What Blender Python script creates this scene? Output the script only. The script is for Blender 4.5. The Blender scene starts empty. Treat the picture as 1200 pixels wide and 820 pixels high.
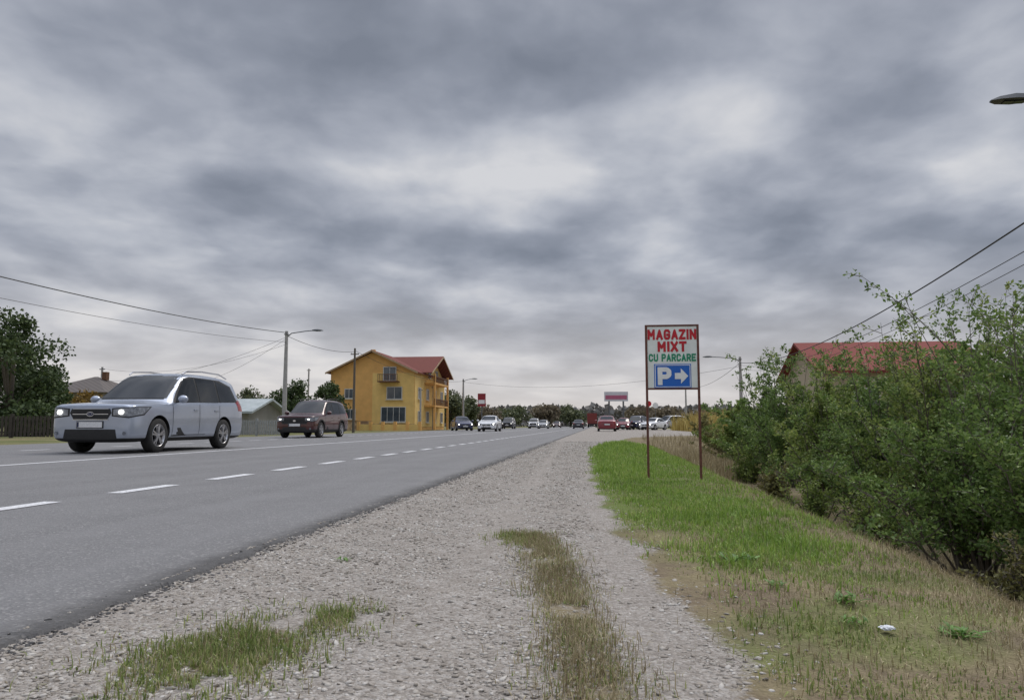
import bpy, bmesh, math, random
import numpy as np
from mathutils import Vector, Matrix
from mathutils.bvhtree import BVHTree
random.seed(5); rng = np.random.default_rng(7)
R = math.radians; PI = math.pi
scene = bpy.context.scene; col = scene.collection
# ------------------------------------------------------------------ camera calibration
F = 870.0; HC = 0.55; TH = R(5.78); PS = R(6.52)
def ray(px, py):
    r = px-600; u = 410-py
    fh = F*math.cos(TH)-u*math.sin(TH); up = F*math.sin(TH)+u*math.cos(TH)
    return Vector((-fh*math.sin(PS)+r*math.cos(PS), fh*math.cos(PS)+r*math.sin(PS), up))
def XP(px, py, Y):
    d = ray(px, py); s = Y/d.y
    return Vector((d.x*s, Y, HC+d.z*s))
cam = bpy.data.objects.new('camera', bpy.data.cameras.new('camera')); col.objects.link(cam)
cam.location = (0, 0, HC); cam.rotation_euler = (R(90)+TH, 0, PS)
cam.data.sensor_width = 36; cam.data.sensor_fit = 'HORIZONTAL'; cam.data.lens = 36*F/1200
cam.data.clip_start = 0.05; cam.data.clip_end = 8000
scene.camera = cam
scene.view_settings.view_transform = 'Standard'; scene.view_settings.look = 'None'; scene.view_settings.exposure = 0
# ------------------------------------------------------------------ materials
def nt(m):
    m.use_nodes = True; t = m.node_tree; t.nodes.clear(); return t
class NB:
    def __init__(s, tree): s.t = tree
    def n(s, typ, **kw):
        nd = s.t.nodes.new(typ)
        for k, v in kw.items():
            if k.startswith('i_'):
                key = k[2:]
                key = int(key) if key.isdigit() else key.replace('_', ' ')
                if isinstance(v, bpy.types.NodeSocket): s.t.links.new(v, nd.inputs[key])
                else: nd.inputs[key].default_value = v
            else: setattr(nd, k, v)
        return nd
    def l(s, a, b): s.t.links.new(a, b)
    def math(s, op, a, b=0.0, clamp=False):
        nd = s.t.nodes.new('ShaderNodeMath'); nd.operation = op; nd.use_clamp = clamp
        for i, v in enumerate((a, b)):
            if isinstance(v, bpy.types.NodeSocket): s.t.links.new(v, nd.inputs[i])
            else: nd.inputs[i].default_value = v
        return nd.outputs[0]
    def mix(s, fac, a, b, bt='MIX'):
        nd = s.t.nodes.new('ShaderNodeMix'); nd.data_type = 'RGBA'; nd.blend_type = bt
        for k, v in ((0, fac), (6, a), (7, b)):
            if isinstance(v, bpy.types.NodeSocket): s.t.links.new(v, nd.inputs[k])
            else: nd.inputs[k].default_value = (*v, 1) if isinstance(v, tuple) and len(v) == 3 else v
        return nd.outputs[2]
    def ramp(s, fac, stops):
        nd = s.t.nodes.new('ShaderNodeValToRGB'); e = nd.color_ramp.elements
        while len(e) < len(stops): e.new(0.5)
        for el, (p, c) in zip(e, stops):
            el.position = p; el.color = (*c, 1) if len(c) == 3 else c
        s.t.links.new(fac, nd.inputs[0]); return nd.outputs[0]
def pm(name, c1, c2=None, scale=8, rough=0.7, bump=0.0, metal=0.0, emit=None, spec=0.5, coat=0, detail=4):
    m = bpy.data.materials.new(name); b = NB(nt(m))
    out = b.n('ShaderNodeOutputMaterial'); p = b.n('ShaderNodeBsdfPrincipled', i_Roughness=rough, i_Metallic=metal)
    p.inputs['Specular IOR Level'].default_value = spec
    p.inputs['Coat Weight'].default_value = coat
    p.inputs['Coat Roughness'].default_value = 0.05
    tc = b.n('ShaderNodeTexCoord'); no = b.n('ShaderNodeTexNoise', i_Vector=tc.outputs['Object'], i_Scale=float(scale), i_Detail=float(detail))
    if c2 is None: c2 = tuple(v*0.85 for v in c1)
    fac = b.ramp(no.outputs['Fac'], [(0.3, (0, 0, 0)), (0.7, (1, 1, 1))])
    b.l(b.mix(fac, c1, c2), p.inputs['Base Color'])
    if bump:
        bp = b.n('ShaderNodeBump', i_Strength=bump, i_Distance=0.01, i_Height=no.outputs['Fac']); b.l(bp.outputs[0], p.inputs['Normal'])
    if emit:
        p.inputs['Emission Color'].default_value = (*emit[0], 1); p.inputs['Emission Strength'].default_value = emit[1]
    b.l(p.outputs[0], out.inputs[0]); return m
def leafmat(name, stops, trans=0.25, rough=0.55, nscale=0.6):
    m = bpy.data.materials.new(name); b = NB(nt(m))
    out = b.n('ShaderNodeOutputMaterial')
    g = b.n('ShaderNodeNewGeometry'); tc = b.n('ShaderNodeTexCoord')
    no = b.n('ShaderNodeTexNoise', i_Vector=tc.outputs['Object'], i_Scale=float(nscale), i_Detail=3.0)
    f = b.math('ADD', b.math('MULTIPLY', g.outputs['Random Per Island'], 0.65), b.math('MULTIPLY', b.math('SUBTRACT', no.outputs['Fac'], 0.25), 0.7), True)
    c = b.ramp(f, stops)
    p = b.n('ShaderNodeBsdfPrincipled', i_Roughness=rough); p.inputs['Specular IOR Level'].default_value = 0.3
    b.l(c, p.inputs['Base Color'])
    if trans > 0:
        tr = b.n('ShaderNodeBsdfTranslucent'); b.l(c, tr.inputs[0])
        ms = b.n('ShaderNodeMixShader', i_0=trans); b.l(p.outputs[0], ms.inputs[1]); b.l(tr.outputs[0], ms.inputs[2])
        b.l(ms.outputs[0], out.inputs[0])
    else: b.l(p.outputs[0], out.inputs[0])
    return m
M = {}
M['dark'] = pm('black_plastic', (0.012, 0.012, 0.013), (0.02, 0.02, 0.02), 30, 0.55)
M['rubber'] = pm('tyre_rubber', (0.014, 0.014, 0.014), (0.03, 0.028, 0.026), 14, 0.85)
M['glass'] = pm('car_glass', (0.006, 0.008, 0.010), (0.012, 0.015, 0.018), 3, 0.02, spec=0.35)
M['chrome'] = pm('chrome_trim', (0.6, 0.6, 0.62), None, 5, 0.15, metal=1)
M['rim'] = pm('alloy_rim', (0.5, 0.5, 0.52), (0.35, 0.35, 0.36), 9, 0.3, metal=0.9)
M['lens'] = pm('lamp_lens', (0.26, 0.28, 0.31), (0.08, 0.09, 0.11), 18, 0.08, spec=0.9)
M['lit'] = pm('lit_lamp', (0.9, 0.9, 0.9), None, 5, 0.3, emit=((1, 0.97, 0.88), 6.0))
M['tail'] = pm('red_lens', (0.35, 0.01, 0.01), (0.2, 0.005, 0.005), 20, 0.12, spec=0.8)
M['plate'] = pm('plate_white', (0.75, 0.75, 0.75), (0.6, 0.6, 0.6), 40, 0.4)
M['blue'] = pm('sign_blue', (0.006, 0.11, 0.50), (0.008, 0.13, 0.53), 6, 0.4)
M['navy'] = pm('emblem_navy', (0.01, 0.02, 0.07), None, 6, 0.2)
def paint(n, c, metal=0.5):
    return pm(n, c, tuple(v*0.88 for v in c), 2, 0.28, metal=metal, coat=0.8, spec=0.5)
P = {'silver': paint('silver_paint', (0.38, 0.42, 0.50), 0.45), 'maroon': paint('dark_red_paint', (0.055, 0.004, 0.006), 0.1),
     'white': paint('white_paint', (0.75, 0.76, 0.78), 0), 'black': paint('dark_paint', (0.02, 0.022, 0.035), 0.3),
     'red': paint('red_paint', (0.20, 0.012, 0.025), 0.1), 'grey': paint('grey_paint', (0.4, 0.41, 0.43), 0.4), 'blue': paint('blue_paint', (0.03, 0.035, 0.09), 0.3)}
# ------------------------------------------------------------------ mesh helpers
def tag(o, label=None, cat=None, group=None, kind=None):
    if label: o['label'] = label
    if cat: o['category'] = cat
    if group: o['group'] = group
    if kind: o['kind'] = kind
    return o
def empty(name, loc, label, cat, group=None, rz=0):
    o = bpy.data.objects.new(name, None); col.objects.link(o); o.location = loc; o.rotation_euler = (0, 0, rz)
    o.empty_display_size = 0.1
    return tag(o, label, cat, group)
def link(name, me, mats, parent=None):
    o = bpy.data.objects.new(name, me); col.objects.link(o)
    for m in (mats if isinstance(mats, (list, tuple)) else [mats]): me.materials.append(m)
    if parent: o.parent = parent
    return o
class MB:
    def __init__(s): s.v = []; s.f = []
    def add(s, vs, fs):
        n = len(s.v); s.v += [tuple(v) for v in vs]; s.f += [tuple(i+n for i in f) for f in fs]; return s
    def box(s, c, d, rz=0, ry=0):
        m = Matrix.Translation(Vector(c)) @ Matrix.Rotation(rz, 4, 'Z') @ Matrix.Rotation(ry, 4, 'Y')
        vs = [m @ Vector((x*d[0]/2, y*d[1]/2, z*d[2]/2)) for x in (-1, 1) for y in (-1, 1) for z in (-1, 1)]
        return s.add(vs, [(0, 1, 3, 2), (4, 6, 7, 5), (0, 4, 5, 1), (2, 3, 7, 6), (0, 2, 6, 4), (1, 5, 7, 3)])
    def tube(s, pts, rad, n=8, cap=True):
        pts = [Vector(p) for p in pts]; rad = rad if isinstance(rad, (list, tuple)) else [rad]*len(pts)
        base = len(s.v)
        for i, p in enumerate(pts):
            t = (pts[min(i+1, len(pts)-1)]-pts[max(i-1, 0)]).normalized()
            a = t.cross(Vector((0, 0, 1)))
            if a.length < 0.05: a = Vector((1, 0, 0))
            a.normalize(); b = t.cross(a)
            for k in range(n):
                q = 2*PI*k/n+PI/n; s.v.append(tuple(p+(a*math.cos(q)+b*math.sin(q))*rad[i]))
        for i in range(len(pts)-1):
            for k in range(n):
                s.f.append((base+i*n+k, base+i*n+(k+1) % n, base+(i+1)*n+(k+1) % n, base+(i+1)*n+k))
        if cap:
            s.f.append(tuple(base+k for k in range(n))[::-1]); e = base+(len(pts)-1)*n; s.f.append(tuple(e+k for k in range(n)))
        return s
    def ell(s, c, d, nu=14, nv=8):
        vs = []; fs = []
        for j in range(nv+1):
            a = PI*j/nv
            for i in range(nu):
                b = 2*PI*i/nu; vs.append((c[0]+d[0]*math.sin(a)*math.cos(b), c[1]+d[1]*math.sin(a)*math.sin(b), c[2]+d[2]*math.cos(a)))
        for j in range(nv):
            for i in range(nu): fs.append((j*nu+i, (j+1)*nu+i, (j+1)*nu+(i+1) % nu, j*nu+(i+1) % nu))
        return s.add(vs, fs)
    def lathe_y(s, c, prof, n=28):
        vs = []; fs = []
        for (y, r) in prof:
            for i in range(n):
                a = 2*PI*i/n; vs.append((c[0]+r*math.cos(a), c[1]+y, c[2]+r*math.sin(a)))
        for j in range(len(prof)-1):
            for i in range(n): fs.append((j*n+i, (j+1)*n+i, (j+1)*n+(i+1) % n, j*n+(i+1) % n))
        return s.add(vs, fs)
    def build(s, name, mats, parent=None, smooth=False, ang=35):
        me = bpy.data.meshes.new(name); me.from_pydata(s.v, [], s.f)
        bm = bmesh.new(); bm.from_mesh(me); bmesh.ops.recalc_face_normals(bm, faces=bm.faces); bm.to_mesh(me); bm.free()
        if smooth:
            me.polygons.foreach_set('use_smooth', [True]*len(me.polygons)); me.set_sharp_from_angle(angle=R(ang))
        return link(name, me, mats, parent)
def mesh_np(name, V, Fc, mats, parent=None, smooth=False):
    V = np.asarray(V, dtype=np.float32); Fc = np.asarray(Fc, dtype=np.int32); m, k = Fc.shape
    me = bpy.data.meshes.new(name); me.vertices.add(len(V)); me.vertices.foreach_set('co', V.ravel())
    me.loops.add(m*k); me.loops.foreach_set('vertex_index', Fc.ravel())
    me.polygons.add(m); me.polygons.foreach_set('loop_start', np.arange(0, m*k, k, dtype=np.int32))
    me.polygons.foreach_set('loop_total', np.full(m, k, dtype=np.int32))
    if smooth: me.polygons.foreach_set('use_smooth', np.ones(m, dtype=bool))
    me.update(calc_edges=True); me.validate()
    return link(name, me, mats, parent)
def copy_tree(o, parent=None):
    c = o.copy(); col.objects.link(c)
    if parent: c.parent = parent
    for ch in list(o.children): copy_tree(ch, c)
    return c
def sstep(a, b, x):
    t = np.clip((x-a)/(b-a), 0, 1); return t*t*(3-2*t)
def noise2(x, y, s, seed):
    r = np.random.default_rng(seed); o = 0
    for k in range(6):
        a = r.uniform(0, 2*PI); f = s*(1.0+.6*k); ph = r.uniform(0, 6.3)
        o = o+np.sin((x*math.cos(a)+y*math.sin(a))*f+ph)/(1+.4*k)
    return o/3.2
# ------------------------------------------------------------------ world
w = bpy.data.worlds.new('World'); scene.world = w; w.use_nodes = True; w.node_tree.nodes.clear(); b = NB(w.node_tree)
SUN_EL, SUN_AZ = R(52), R(205)
sky = b.n('ShaderNodeTexSky', sky_type='NISHITA', sun_disc=False, sun_elevation=SUN_EL, sun_rotation=SUN_AZ)
tc = b.n('ShaderNodeTexCoord'); sp = b.n('ShaderNodeSeparateXYZ', i_0=tc.outputs['Generated'])
z = b.math('MAXIMUM', sp.outputs[2], 0.0); zc = b.math('ADD', z, 0.20)
cb = b.n('ShaderNodeCombineXYZ', i_0=b.math('DIVIDE', sp.outputs[0], zc), i_1=b.math('DIVIDE', sp.outputs[1], zc), i_2=7.7)
warp = b.n('ShaderNodeTexNoise', i_Vector=cb.outputs[0], i_Scale=3.0, i_Detail=3.0)
wv = b.n('ShaderNodeVectorMath', operation='MULTIPLY_ADD'); b.l(warp.outputs['Color'], wv.inputs[0]); wv.inputs[1].default_value = (0.12, 0.12, 0); b.l(cb.outputs[0], wv.inputs[2])
mp = b.n('ShaderNodeMapping', i_Vector=wv.outputs[0]); mp.inputs['Scale'].default_value = (1.0, 0.92, 1); mp.inputs['Rotation'].default_value = (0, 0, R(-18))
n1 = b.n('ShaderNodeTexNoise', i_Vector=mp.outputs[0], i_Scale=2.7, i_Detail=6.0, i_Roughness=0.45)
n2 = b.n('ShaderNodeTexNoise', i_Vector=mp.outputs[0], i_Scale=1.1, i_Detail=2.0, i_Roughness=0.45)
n3 = b.n('ShaderNodeTexNoise', i_Vector=mp.outputs[0], i_Scale=8.5, i_Detail=4.0, i_Roughness=0.5)
v = b.math('ADD', b.math('MULTIPLY', n1.outputs['Fac'], 0.60), b.math('MULTIPLY', n2.outputs['Fac'], 0.40))
v = b.math('ADD', v, b.math('MULTIPLY', b.math('SUBTRACT', n3.outputs['Fac'], 0.5), 0.11))
cc = b.ramp(v, [(0.36, (0.205, 0.228, 0.28)), (0.44, (0.275, 0.30, 0.36)), (0.51, (0.37, 0.395, 0.458)), (0.58, (0.49, 0.512, 0.568)), (0.67, (0.67, 0.675, 0.70))])
hz = b.math('POWER', b.math('SUBTRACT', 1.0, b.math('MULTIPLY', z, 4.4), True), 1.5)
cc = b.mix(b.math('MULTIPLY', hz, 0.76), cc, (0.84, 0.775, 0.73))
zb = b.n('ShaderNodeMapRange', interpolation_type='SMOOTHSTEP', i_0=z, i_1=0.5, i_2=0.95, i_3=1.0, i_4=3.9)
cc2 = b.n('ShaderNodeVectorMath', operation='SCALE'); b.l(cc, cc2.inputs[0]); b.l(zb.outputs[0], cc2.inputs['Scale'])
sk = b.n('ShaderNodeVectorMath', operation='SCALE'); b.l(sky.outputs[0], sk.inputs[0]); sk.inputs['Scale'].default_value = 0.1
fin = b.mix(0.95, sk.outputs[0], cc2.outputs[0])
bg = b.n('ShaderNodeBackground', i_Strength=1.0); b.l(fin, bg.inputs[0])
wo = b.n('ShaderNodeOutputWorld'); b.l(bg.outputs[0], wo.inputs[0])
sl = bpy.data.lights.new('sun', 'SUN'); sl.energy = 1.5; sl.angle = R(24); sl.color = (1, 0.93, 0.84)
so = bpy.data.objects.new('sun', sl); col.objects.link(so); so.rotation_euler = (R(90)-SUN_EL, 0, -SUN_AZ); so.location = (0, 0, 30)
# ------------------------------------------------------------------ ground
GY = [-60, 0, 1.5, 2.7, 4.8, 8, 15, 20, 26, 35, 50, 110, 130, 300, 4000]
GX = [.5, .45, .36, .25, .08, -.05, -.17, -.1, .5, 1.6, 10, 10, 0, -.6, -1.0]
def gx(y): return np.interp(y, GY, GX)
def H(x, y):
    x = np.asarray(x, float); y = np.asarray(y, float)
    fade = 1-sstep(24, 36, y)
    h = -0.010 - 0.05*sstep(0.3, 1.3, x)*fade - 0.36*sstep(1.3, 2.2, x)*fade + 0.16*sstep(3.5, 6.5, x)*fade
    h = h - 0.03*((x < -1.56) & (x > -16.4)) - 0.06*sstep(16.8, 19, -x)
    near = (x > -1.45)*np.exp(-np.abs(y)/25)
    h = h + near*(0.008*np.sin(x*5.1+y*1.7)*np.sin(y*3.3-x*2)+0.004*np.sin(x*17+y*9)*np.cos(y*13))
    h = h + 0.02*sstep(.4, .9, x)*np.sin(y*2.1+x*3)*fade*(1-sstep(3, 6, x))
    return h
def coords(dense, lo, hi, g):
    a = list(dense); s = dense[-1]-dense[-2]; x = dense[-1]
    while x < hi: s *= g; x += s; a.append(x)
    s = dense[1]-dense[0]; x = dense[0]
    while x > lo: s *= g; x -= s; a.insert(0, x)
    return np.array(a)
xs = coords(np.concatenate([np.arange(-1.62, 4.0, 0.05)]), -3500, 3500, 1.12)
ys = coords(np.concatenate([np.arange(0.8, 12, 0.07)]), -80, 4500, 1.03)
X, Y = np.meshgrid(xs, ys, indexing='ij'); Z = H(X, Y)
nx, ny = X.shape; idx = np.arange(nx*ny).reshape(nx, ny)
Fq = np.stack([idx[:-1, :-1], idx[1:, :-1], idx[1:, 1:], idx[:-1, 1:]], -1).reshape(-1, 4)
def stripc(y): return np.interp(y, [0, 1.5, 2.2, 3.4, 3.9], [0.03, .0, -.07, -.24, -.36])
def masks(x, y):
    e = gx(y)+.10*noise2(x, y, 5, 71)
    g = sstep(-0.14, 0.16, e-x)*(x > -1.9)
    g = np.where((x < -16.3) & (x > -18.2), 0.8, g)
    strip = (1-sstep(.04, .16, np.abs(x-stripc(y))))*(1-sstep(3.9, 4.4, y))
    tuft = 1-sstep(.10, .28, np.hypot((x+.93)/1.0, (y-1.86)*.8))
    g = g*(1-0.6*np.maximum(strip, tuft))
    green = sstep(3.1, 4.9, y+noise2(x, y, 3, 8))*(1-sstep(.95, 1.35, x+.2*noise2(x, y, 4, 9)))
    green = np.maximum(green, .65*sstep(.05, .5, noise2(x, y, 4, 19))*(1-sstep(1.2, 1.6, x)))
    green = np.where(x < -16, 0.55, green); green = np.where(y > 40, 0.6, green)
    return g, green
gm, gr = masks(X, Y)
def groundmat():
    m = bpy.data.materials.new('ground_mixed'); b = NB(nt(m)); out = b.n('ShaderNodeOutputMaterial')
    at = b.n('ShaderNodeAttribute', attribute_name='mask'); s = b.n('ShaderNodeSeparateColor', i_0=at.outputs['Color'])
    tc = b.n('ShaderNodeTexCoord'); ov = tc.outputs['Object']
    vo = b.n('ShaderNodeTexVoronoi', i_Vector=ov, i_Scale=75.0); vs = b.n('ShaderNodeTexVoronoi', i_Vector=ov, i_Scale=160.0); vb = b.n('ShaderNodeTexVoronoi', i_Vector=ov, i_Scale=14.0)
    n = b.n('ShaderNodeTexNoise', i_Vector=ov, i_Scale=3.0, i_Detail=7.0, i_Roughness=0.65)
    nf = b.n('ShaderNodeTexNoise', i_Vector=ov, i_Scale=45.0, i_Detail=5.0, i_Roughness=0.7)
    nl = b.n('ShaderNodeTexNoise', i_Vector=ov, i_Scale=0.35, i_Detail=4.0)
    sc = b.n('ShaderNodeSeparateColor', i_0=vo.outputs['Color']); sc2 = b.n('ShaderNodeSeparateColor', i_0=vs.outputs['Color']); sc3 = b.n('ShaderNodeSeparateColor', i_0=vb.outputs['Color'])
    st = b.mix(0.5, b.ramp(sc.outputs[0], [(0, (.16, .14, .12)), (.5, (.305, .275, .245)), (1, (.48, .455, .425))]), b.ramp(sc2.outputs[1], [(0, (.16, .14, .12)), (.6, (.315, .285, .255)), (1, (.46, .435, .405))]))
    st = b.mix(b.math('MULTIPLY', sc3.outputs[0], .28), st, (.20, .18, .16))
    st = b.mix(b.ramp(n.outputs['Fac'], [(.4, (0, 0, 0)), (.7, (.5, .5, .5))]), st, (.25, .22, .19))
    soil = b.mix(nf.outputs['Fac'], (.10, .075, .05), (.23, .18, .125))
    straw = b.mix(nf.outputs['Fac'], (.14, .115, .06), (.30, .255, .15))
    gre = b.mix(nf.outputs['Fac'], (.06, .085, .022), (.17, .22, .055))
    far = b.mix(b.ramp(nl.outputs['Fac'], [(.4, (0, 0, 0)), (.6, (1, 1, 1))]), (.10, .12, .04), (.20, .17, .09))
    base = b.mix(b.ramp(n.outputs['Fac'], [(.4, (0, 0, 0)), (.6, (1, 1, 1))]), soil, straw)
    gf = b.math('MULTIPLY', s.outputs[1], b.ramp(n.outputs['Fac'], [(.3, (.3, .3, .3)), (.55, (1, 1, 1))]), True)
    base = b.mix(gf, base, gre); base = b.mix(s.outputs[2], base, far)
    mf = b.math('ADD', s.outputs[0], b.math('MULTIPLY', b.math('SUBTRACT', nf.outputs['Fac'], 0.5), 0.9), True)
    mf = b.ramp(mf, [(.35, (0, 0, 0)), (.6, (1, 1, 1))])
    c = b.mix(mf, base, st)
    hgt = b.math('ADD', b.math('MULTIPLY', vo.outputs['Distance'], -1.0), b.math('MULTIPLY', nf.outputs['Fac'], 0.6))
    bp = b.n('ShaderNodeBump', i_Strength=0.8, i_Distance=0.009, i_Height=hgt)
    p = b.n('ShaderNodeBsdfPrincipled', i_Roughness=0.95); p.inputs['Specular IOR Level'].default_value = 0.15
    b.l(c, p.inputs['Base Color']); b.l(bp.outputs[0], p.inputs['Normal']); b.l(p.outputs[0], out.inputs[0]); return m
g = mesh_np('ground', np.stack([X, Y, Z], -1).reshape(-1, 3), Fq, groundmat(), smooth=True); tag(g, kind='structure')
ca = g.data.color_attributes.new('mask', 'FLOAT_COLOR', 'POINT')
farm = np.clip(sstep(36, 60, Y)+sstep(17, 22, -X)+sstep(7, 12, X), 0, 1)
ca.data.foreach_set('color', np.stack([gm, gr, farm*(1-gm), np.ones_like(gm)], -1).reshape(-1).astype(np.float32))
# ------------------------------------------------------------------ road
def roadmat():
    m = bpy.data.materials.new('asphalt'); b = NB(nt(m)); out = b.n('ShaderNodeOutputMaterial')
    tc = b.n('ShaderNodeTexCoord'); ov = tc.outputs['Object']; s = b.n('ShaderNodeSeparateXYZ', i_0=ov)
    nf = b.n('ShaderNodeTexNoise', i_Vector=ov, i_Scale=95.0, i_Detail=4.0, i_Roughness=0.8)
    nm = b.n('ShaderNodeTexNoise', i_Vector=ov, i_Scale=18.0, i_Detail=6.0, i_Roughness=0.75)
    mp = b.n('ShaderNodeMapping', i_Vector=ov); mp.inputs['Scale'].default_value = (1.6, 0.07, 1)
    ns = b.n('ShaderNodeTexNoise', i_Vector=mp.outputs[0], i_Scale=1.5, i_Detail=5.0)
    nb = b.n('ShaderNodeTexNoise', i_Vector=ov, i_Scale=1.2, i_Detail=6.0, i_Roughness=0.6)
    vo = b.n('ShaderNodeTexVoronoi', i_Vector=ov, i_Scale=110.0); sv = b.n('ShaderNodeSeparateColor', i_0=vo.outputs['Color'])
    c = b.mix(b.ramp(nf.outputs['Fac'], [(.3, (0, 0, 0)), (.7, (1, 1, 1))]), (.07, .07, .072), (.235, .23, .23))
    c = b.mix(.4, c, b.mix(b.ramp(nm.outputs['Fac'], [(.3, (0, 0, 0)), (.7, (1, 1, 1))]), (.105, .104, .105), (.195, .192, .193)))
    c = b.mix(b.ramp(sv.outputs[0], [(.82, (0, 0, 0)), (.95, (.6, .6, .6))]), c, (.36, .35, .34))
    c = b.mix(b.ramp(ns.outputs['Fac'], [(.35, (0, 0, 0)), (.65, (.55, .55, .55))]), c, (.205, .202, .203))
    c = b.mix(b.ramp(nb.outputs['Fac'], [(.45, (0, 0, 0)), (.75, (.35, .35, .35))]), c, (.11, .108, .11))
    dx = b.math('ADD', s.outputs[0], b.math('MULTIPLY', b.math('SUBTRACT', nm.outputs['Fac'], 0.5), 0.30))
    dx = b.math('ADD', dx, b.math('MULTIPLY', b.math('SUBTRACT', nb.outputs['Fac'], 0.5), 0.2))
    e = b.n('ShaderNodeMapRange', i_0=dx, i_1=-1.66, i_2=-1.54, i_3=0.0, i_4=0.65)
    c = b.mix(e.outputs[0], c, (.05, .048, .048))
    bp = b.n('ShaderNodeBump', i_Strength=0.7, i_Distance=0.006, i_Height=vo.outputs['Distance'])
    p = b.n('ShaderNodeBsdfPrincipled', i_Roughness=0.8); p.inputs['Specular IOR Level'].default_value = 0.3
    b.l(c, p.inputs['Base Color']); b.l(bp.outputs[0], p.inputs['Normal']); b.l(p.outputs[0], out.inputs[0]); return m
yr = np.concatenate([np.arange(-40, 0, 1.0), np.arange(0, 12, 0.02), np.arange(12, 40, .25), np.arange(40, 760, 10.0)])
edge = -1.51+.035*noise2(yr, 0*yr, 4, 5)+.028*noise2(yr, 0*yr, 17, 6)+rng.normal(0, .008, len(yr))
xr = [-16.5, -12, -8, -4, -1.8]
V = [[(x, y, 0) for y in yr] for x in xr]+[[(e, y, 0.0) for e, y in zip(edge, yr)]]+[[(e+.015, y, -0.035) for e, y in zip(edge, yr)]]
V = np.array(V); n0, n1_, _ = V.shape; ix = np.arange(n0*n1_).reshape(n0, n1_)
rd = mesh_np('road', V.reshape(-1, 3), np.stack([ix[:-1, :-1], ix[1:, :-1], ix[1:, 1:], ix[:-1, 1:]], -1).reshape(-1, 4), roadmat()); tag(rd, kind='structure')
def markmat():
    m = bpy.data.materials.new('road_paint'); b = NB(nt(m)); out = b.n('ShaderNodeOutputMaterial')
    tc = b.n('ShaderNodeTexCoord'); n = b.n('ShaderNodeTexNoise', i_Vector=tc.outputs['Object'], i_Scale=60.0, i_Detail=6.0, i_Roughness=0.75)
    c = b.mix(b.ramp(n.outputs['Fac'], [(.48, (0, 0, 0)), (.64, (.85, .85, .85))]), (.66, .66, .67), (.2, .2, .2))
    p = b.n('ShaderNodeBsdfPrincipled', i_Roughness=0.7); b.l(c, p.inputs['Base Color']); b.l(p.outputs[0], out.inputs[0]); return m
mk = MB()
def strip(x, y0, y1, wd): mk.add([(x-wd/2, y0, .004), (x+wd/2, y0, .004), (x+wd/2, y1, .004), (x-wd/2, y1, .004)], [(0, 1, 2, 3)])
for k in range(-14, 260): strip(-3.9, 5.7+1.53*k, 5.7+1.53*k+.85, .14)
strip(-8.1, -40, 750, .14)
for k in range(-14, 260): strip(-12.4, 5.7+1.53*k, 5.7+1.53*k+.85, .14)
tag(mk.build('road_markings', markmat()), kind='structure')
# ------------------------------------------------------------------ gravel stones
def stones(name, n, xfun, size, seed, mat, label, pw=3.0):
    r = np.random.default_rng(seed)
    t = (1+5**.5)/2
    ico = np.array([(-1, t, 0), (1, t, 0), (-1, -t, 0), (1, -t, 0), (0, -1, t), (0, 1, t), (0, -1, -t), (0, 1, -t), (t, 0, -1), (t, 0, 1), (-t, 0, -1), (-t, 0, 1)])/1.9
    fi = np.array([(0, 11, 5), (0, 5, 1), (0, 1, 7), (0, 7, 10), (0, 10, 11), (1, 5, 9), (5, 11, 4), (11, 10, 2), (10, 7, 6), (7, 1, 8), (3, 9, 4), (3, 4, 2), (3, 2, 6), (3, 6, 8), (3, 8, 9), (4, 9, 5), (2, 4, 11), (6, 2, 10), (8, 6, 7), (9, 8, 1)])
    x, y = xfun(r, n); n = len(x)
    s = (size[0]+(size[1]-size[0])*r.random(n)**pw)*(1+.06*y)
    sc = np.stack([s*r.uniform(.8, 1.5, n), s*r.uniform(.6, 1.1, n), s*r.uniform(.3, .5, n)], -1)
    V = ico[None]*r.uniform(.7, 1.25, (n, 12, 1))*sc[:, None, :]
    a = r.uniform(0, 2*PI, n); c, si = np.cos(a)[:, None], np.sin(a)[:, None]
    tl = r.normal(0, .25, (n, 1))
    Vx = V[:, :, 0]*c-V[:, :, 1]*si; Vy = V[:, :, 0]*si+V[:, :, 1]*c; Vz = V[:, :, 2]+V[:, :, 0]*tl
    z0 = np.where(x < -1.55, 0.0, H(x, y))+s*.03
    V = np.stack([Vx+x[:, None], Vy+y[:, None], Vz+z0[:, None]], -1)
    Fc = fi[None]+12*np.arange(n)[:, None, None]
    o = mesh_np(name, V.reshape(-1, 3), Fc.reshape(-1, 3), mat); tag(o, label, 'gravel', kind='stuff')
stm = leafmat('stone_mixed', [(0, (.17, .145, .12)), (.35, (.29, .258, .222)), (.6, (.385, .355, .315)), (.85, (.50, .475, .44)), (1, (.63, .61, .58))], trans=0.0, rough=.9, nscale=2)
crm = leafmat('asphalt_crumbs', [(0, (.03, .03, .03)), (.6, (.09, .088, .088)), (1, (.24, .22, .21))], trans=0.0, rough=.9, nscale=2)
def xg(r, n):
    y = 1.15*(26/1.15)**(r.random(n)**1.0); e = gx(y)
    x = -1.56+(e+.25+1.56)*r.random(n)
    g, _ = masks(x, y)
    tr = 1-.9*np.exp(-((x-(.19-.035*y))/.11)**2)*(y < 9)-.82*np.exp(-((x+.42+.03*y)/.12)**2)
    k = r.random(n) < (0.05+g)*tr*(.75+.6*noise2(x, y, 3, 55)); return x[k], y[k]
stones('gravel', 110000, xg, (.0020, .0095), 3, stm, 'loose beige grey gravel covering the road shoulder', 3.8)
def xc(r, n):
    y = 1.15*(24/1.15)**r.random(n); x = -1.50+np.abs(r.normal(0, .045, n))*r.choice([-.5, 1], n); return x, y
stones('asphalt_crumbs', 6000, xc, (.002, .009), 4, crm, 'dark crumbled asphalt bits along the road edge', 2.5)
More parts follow.
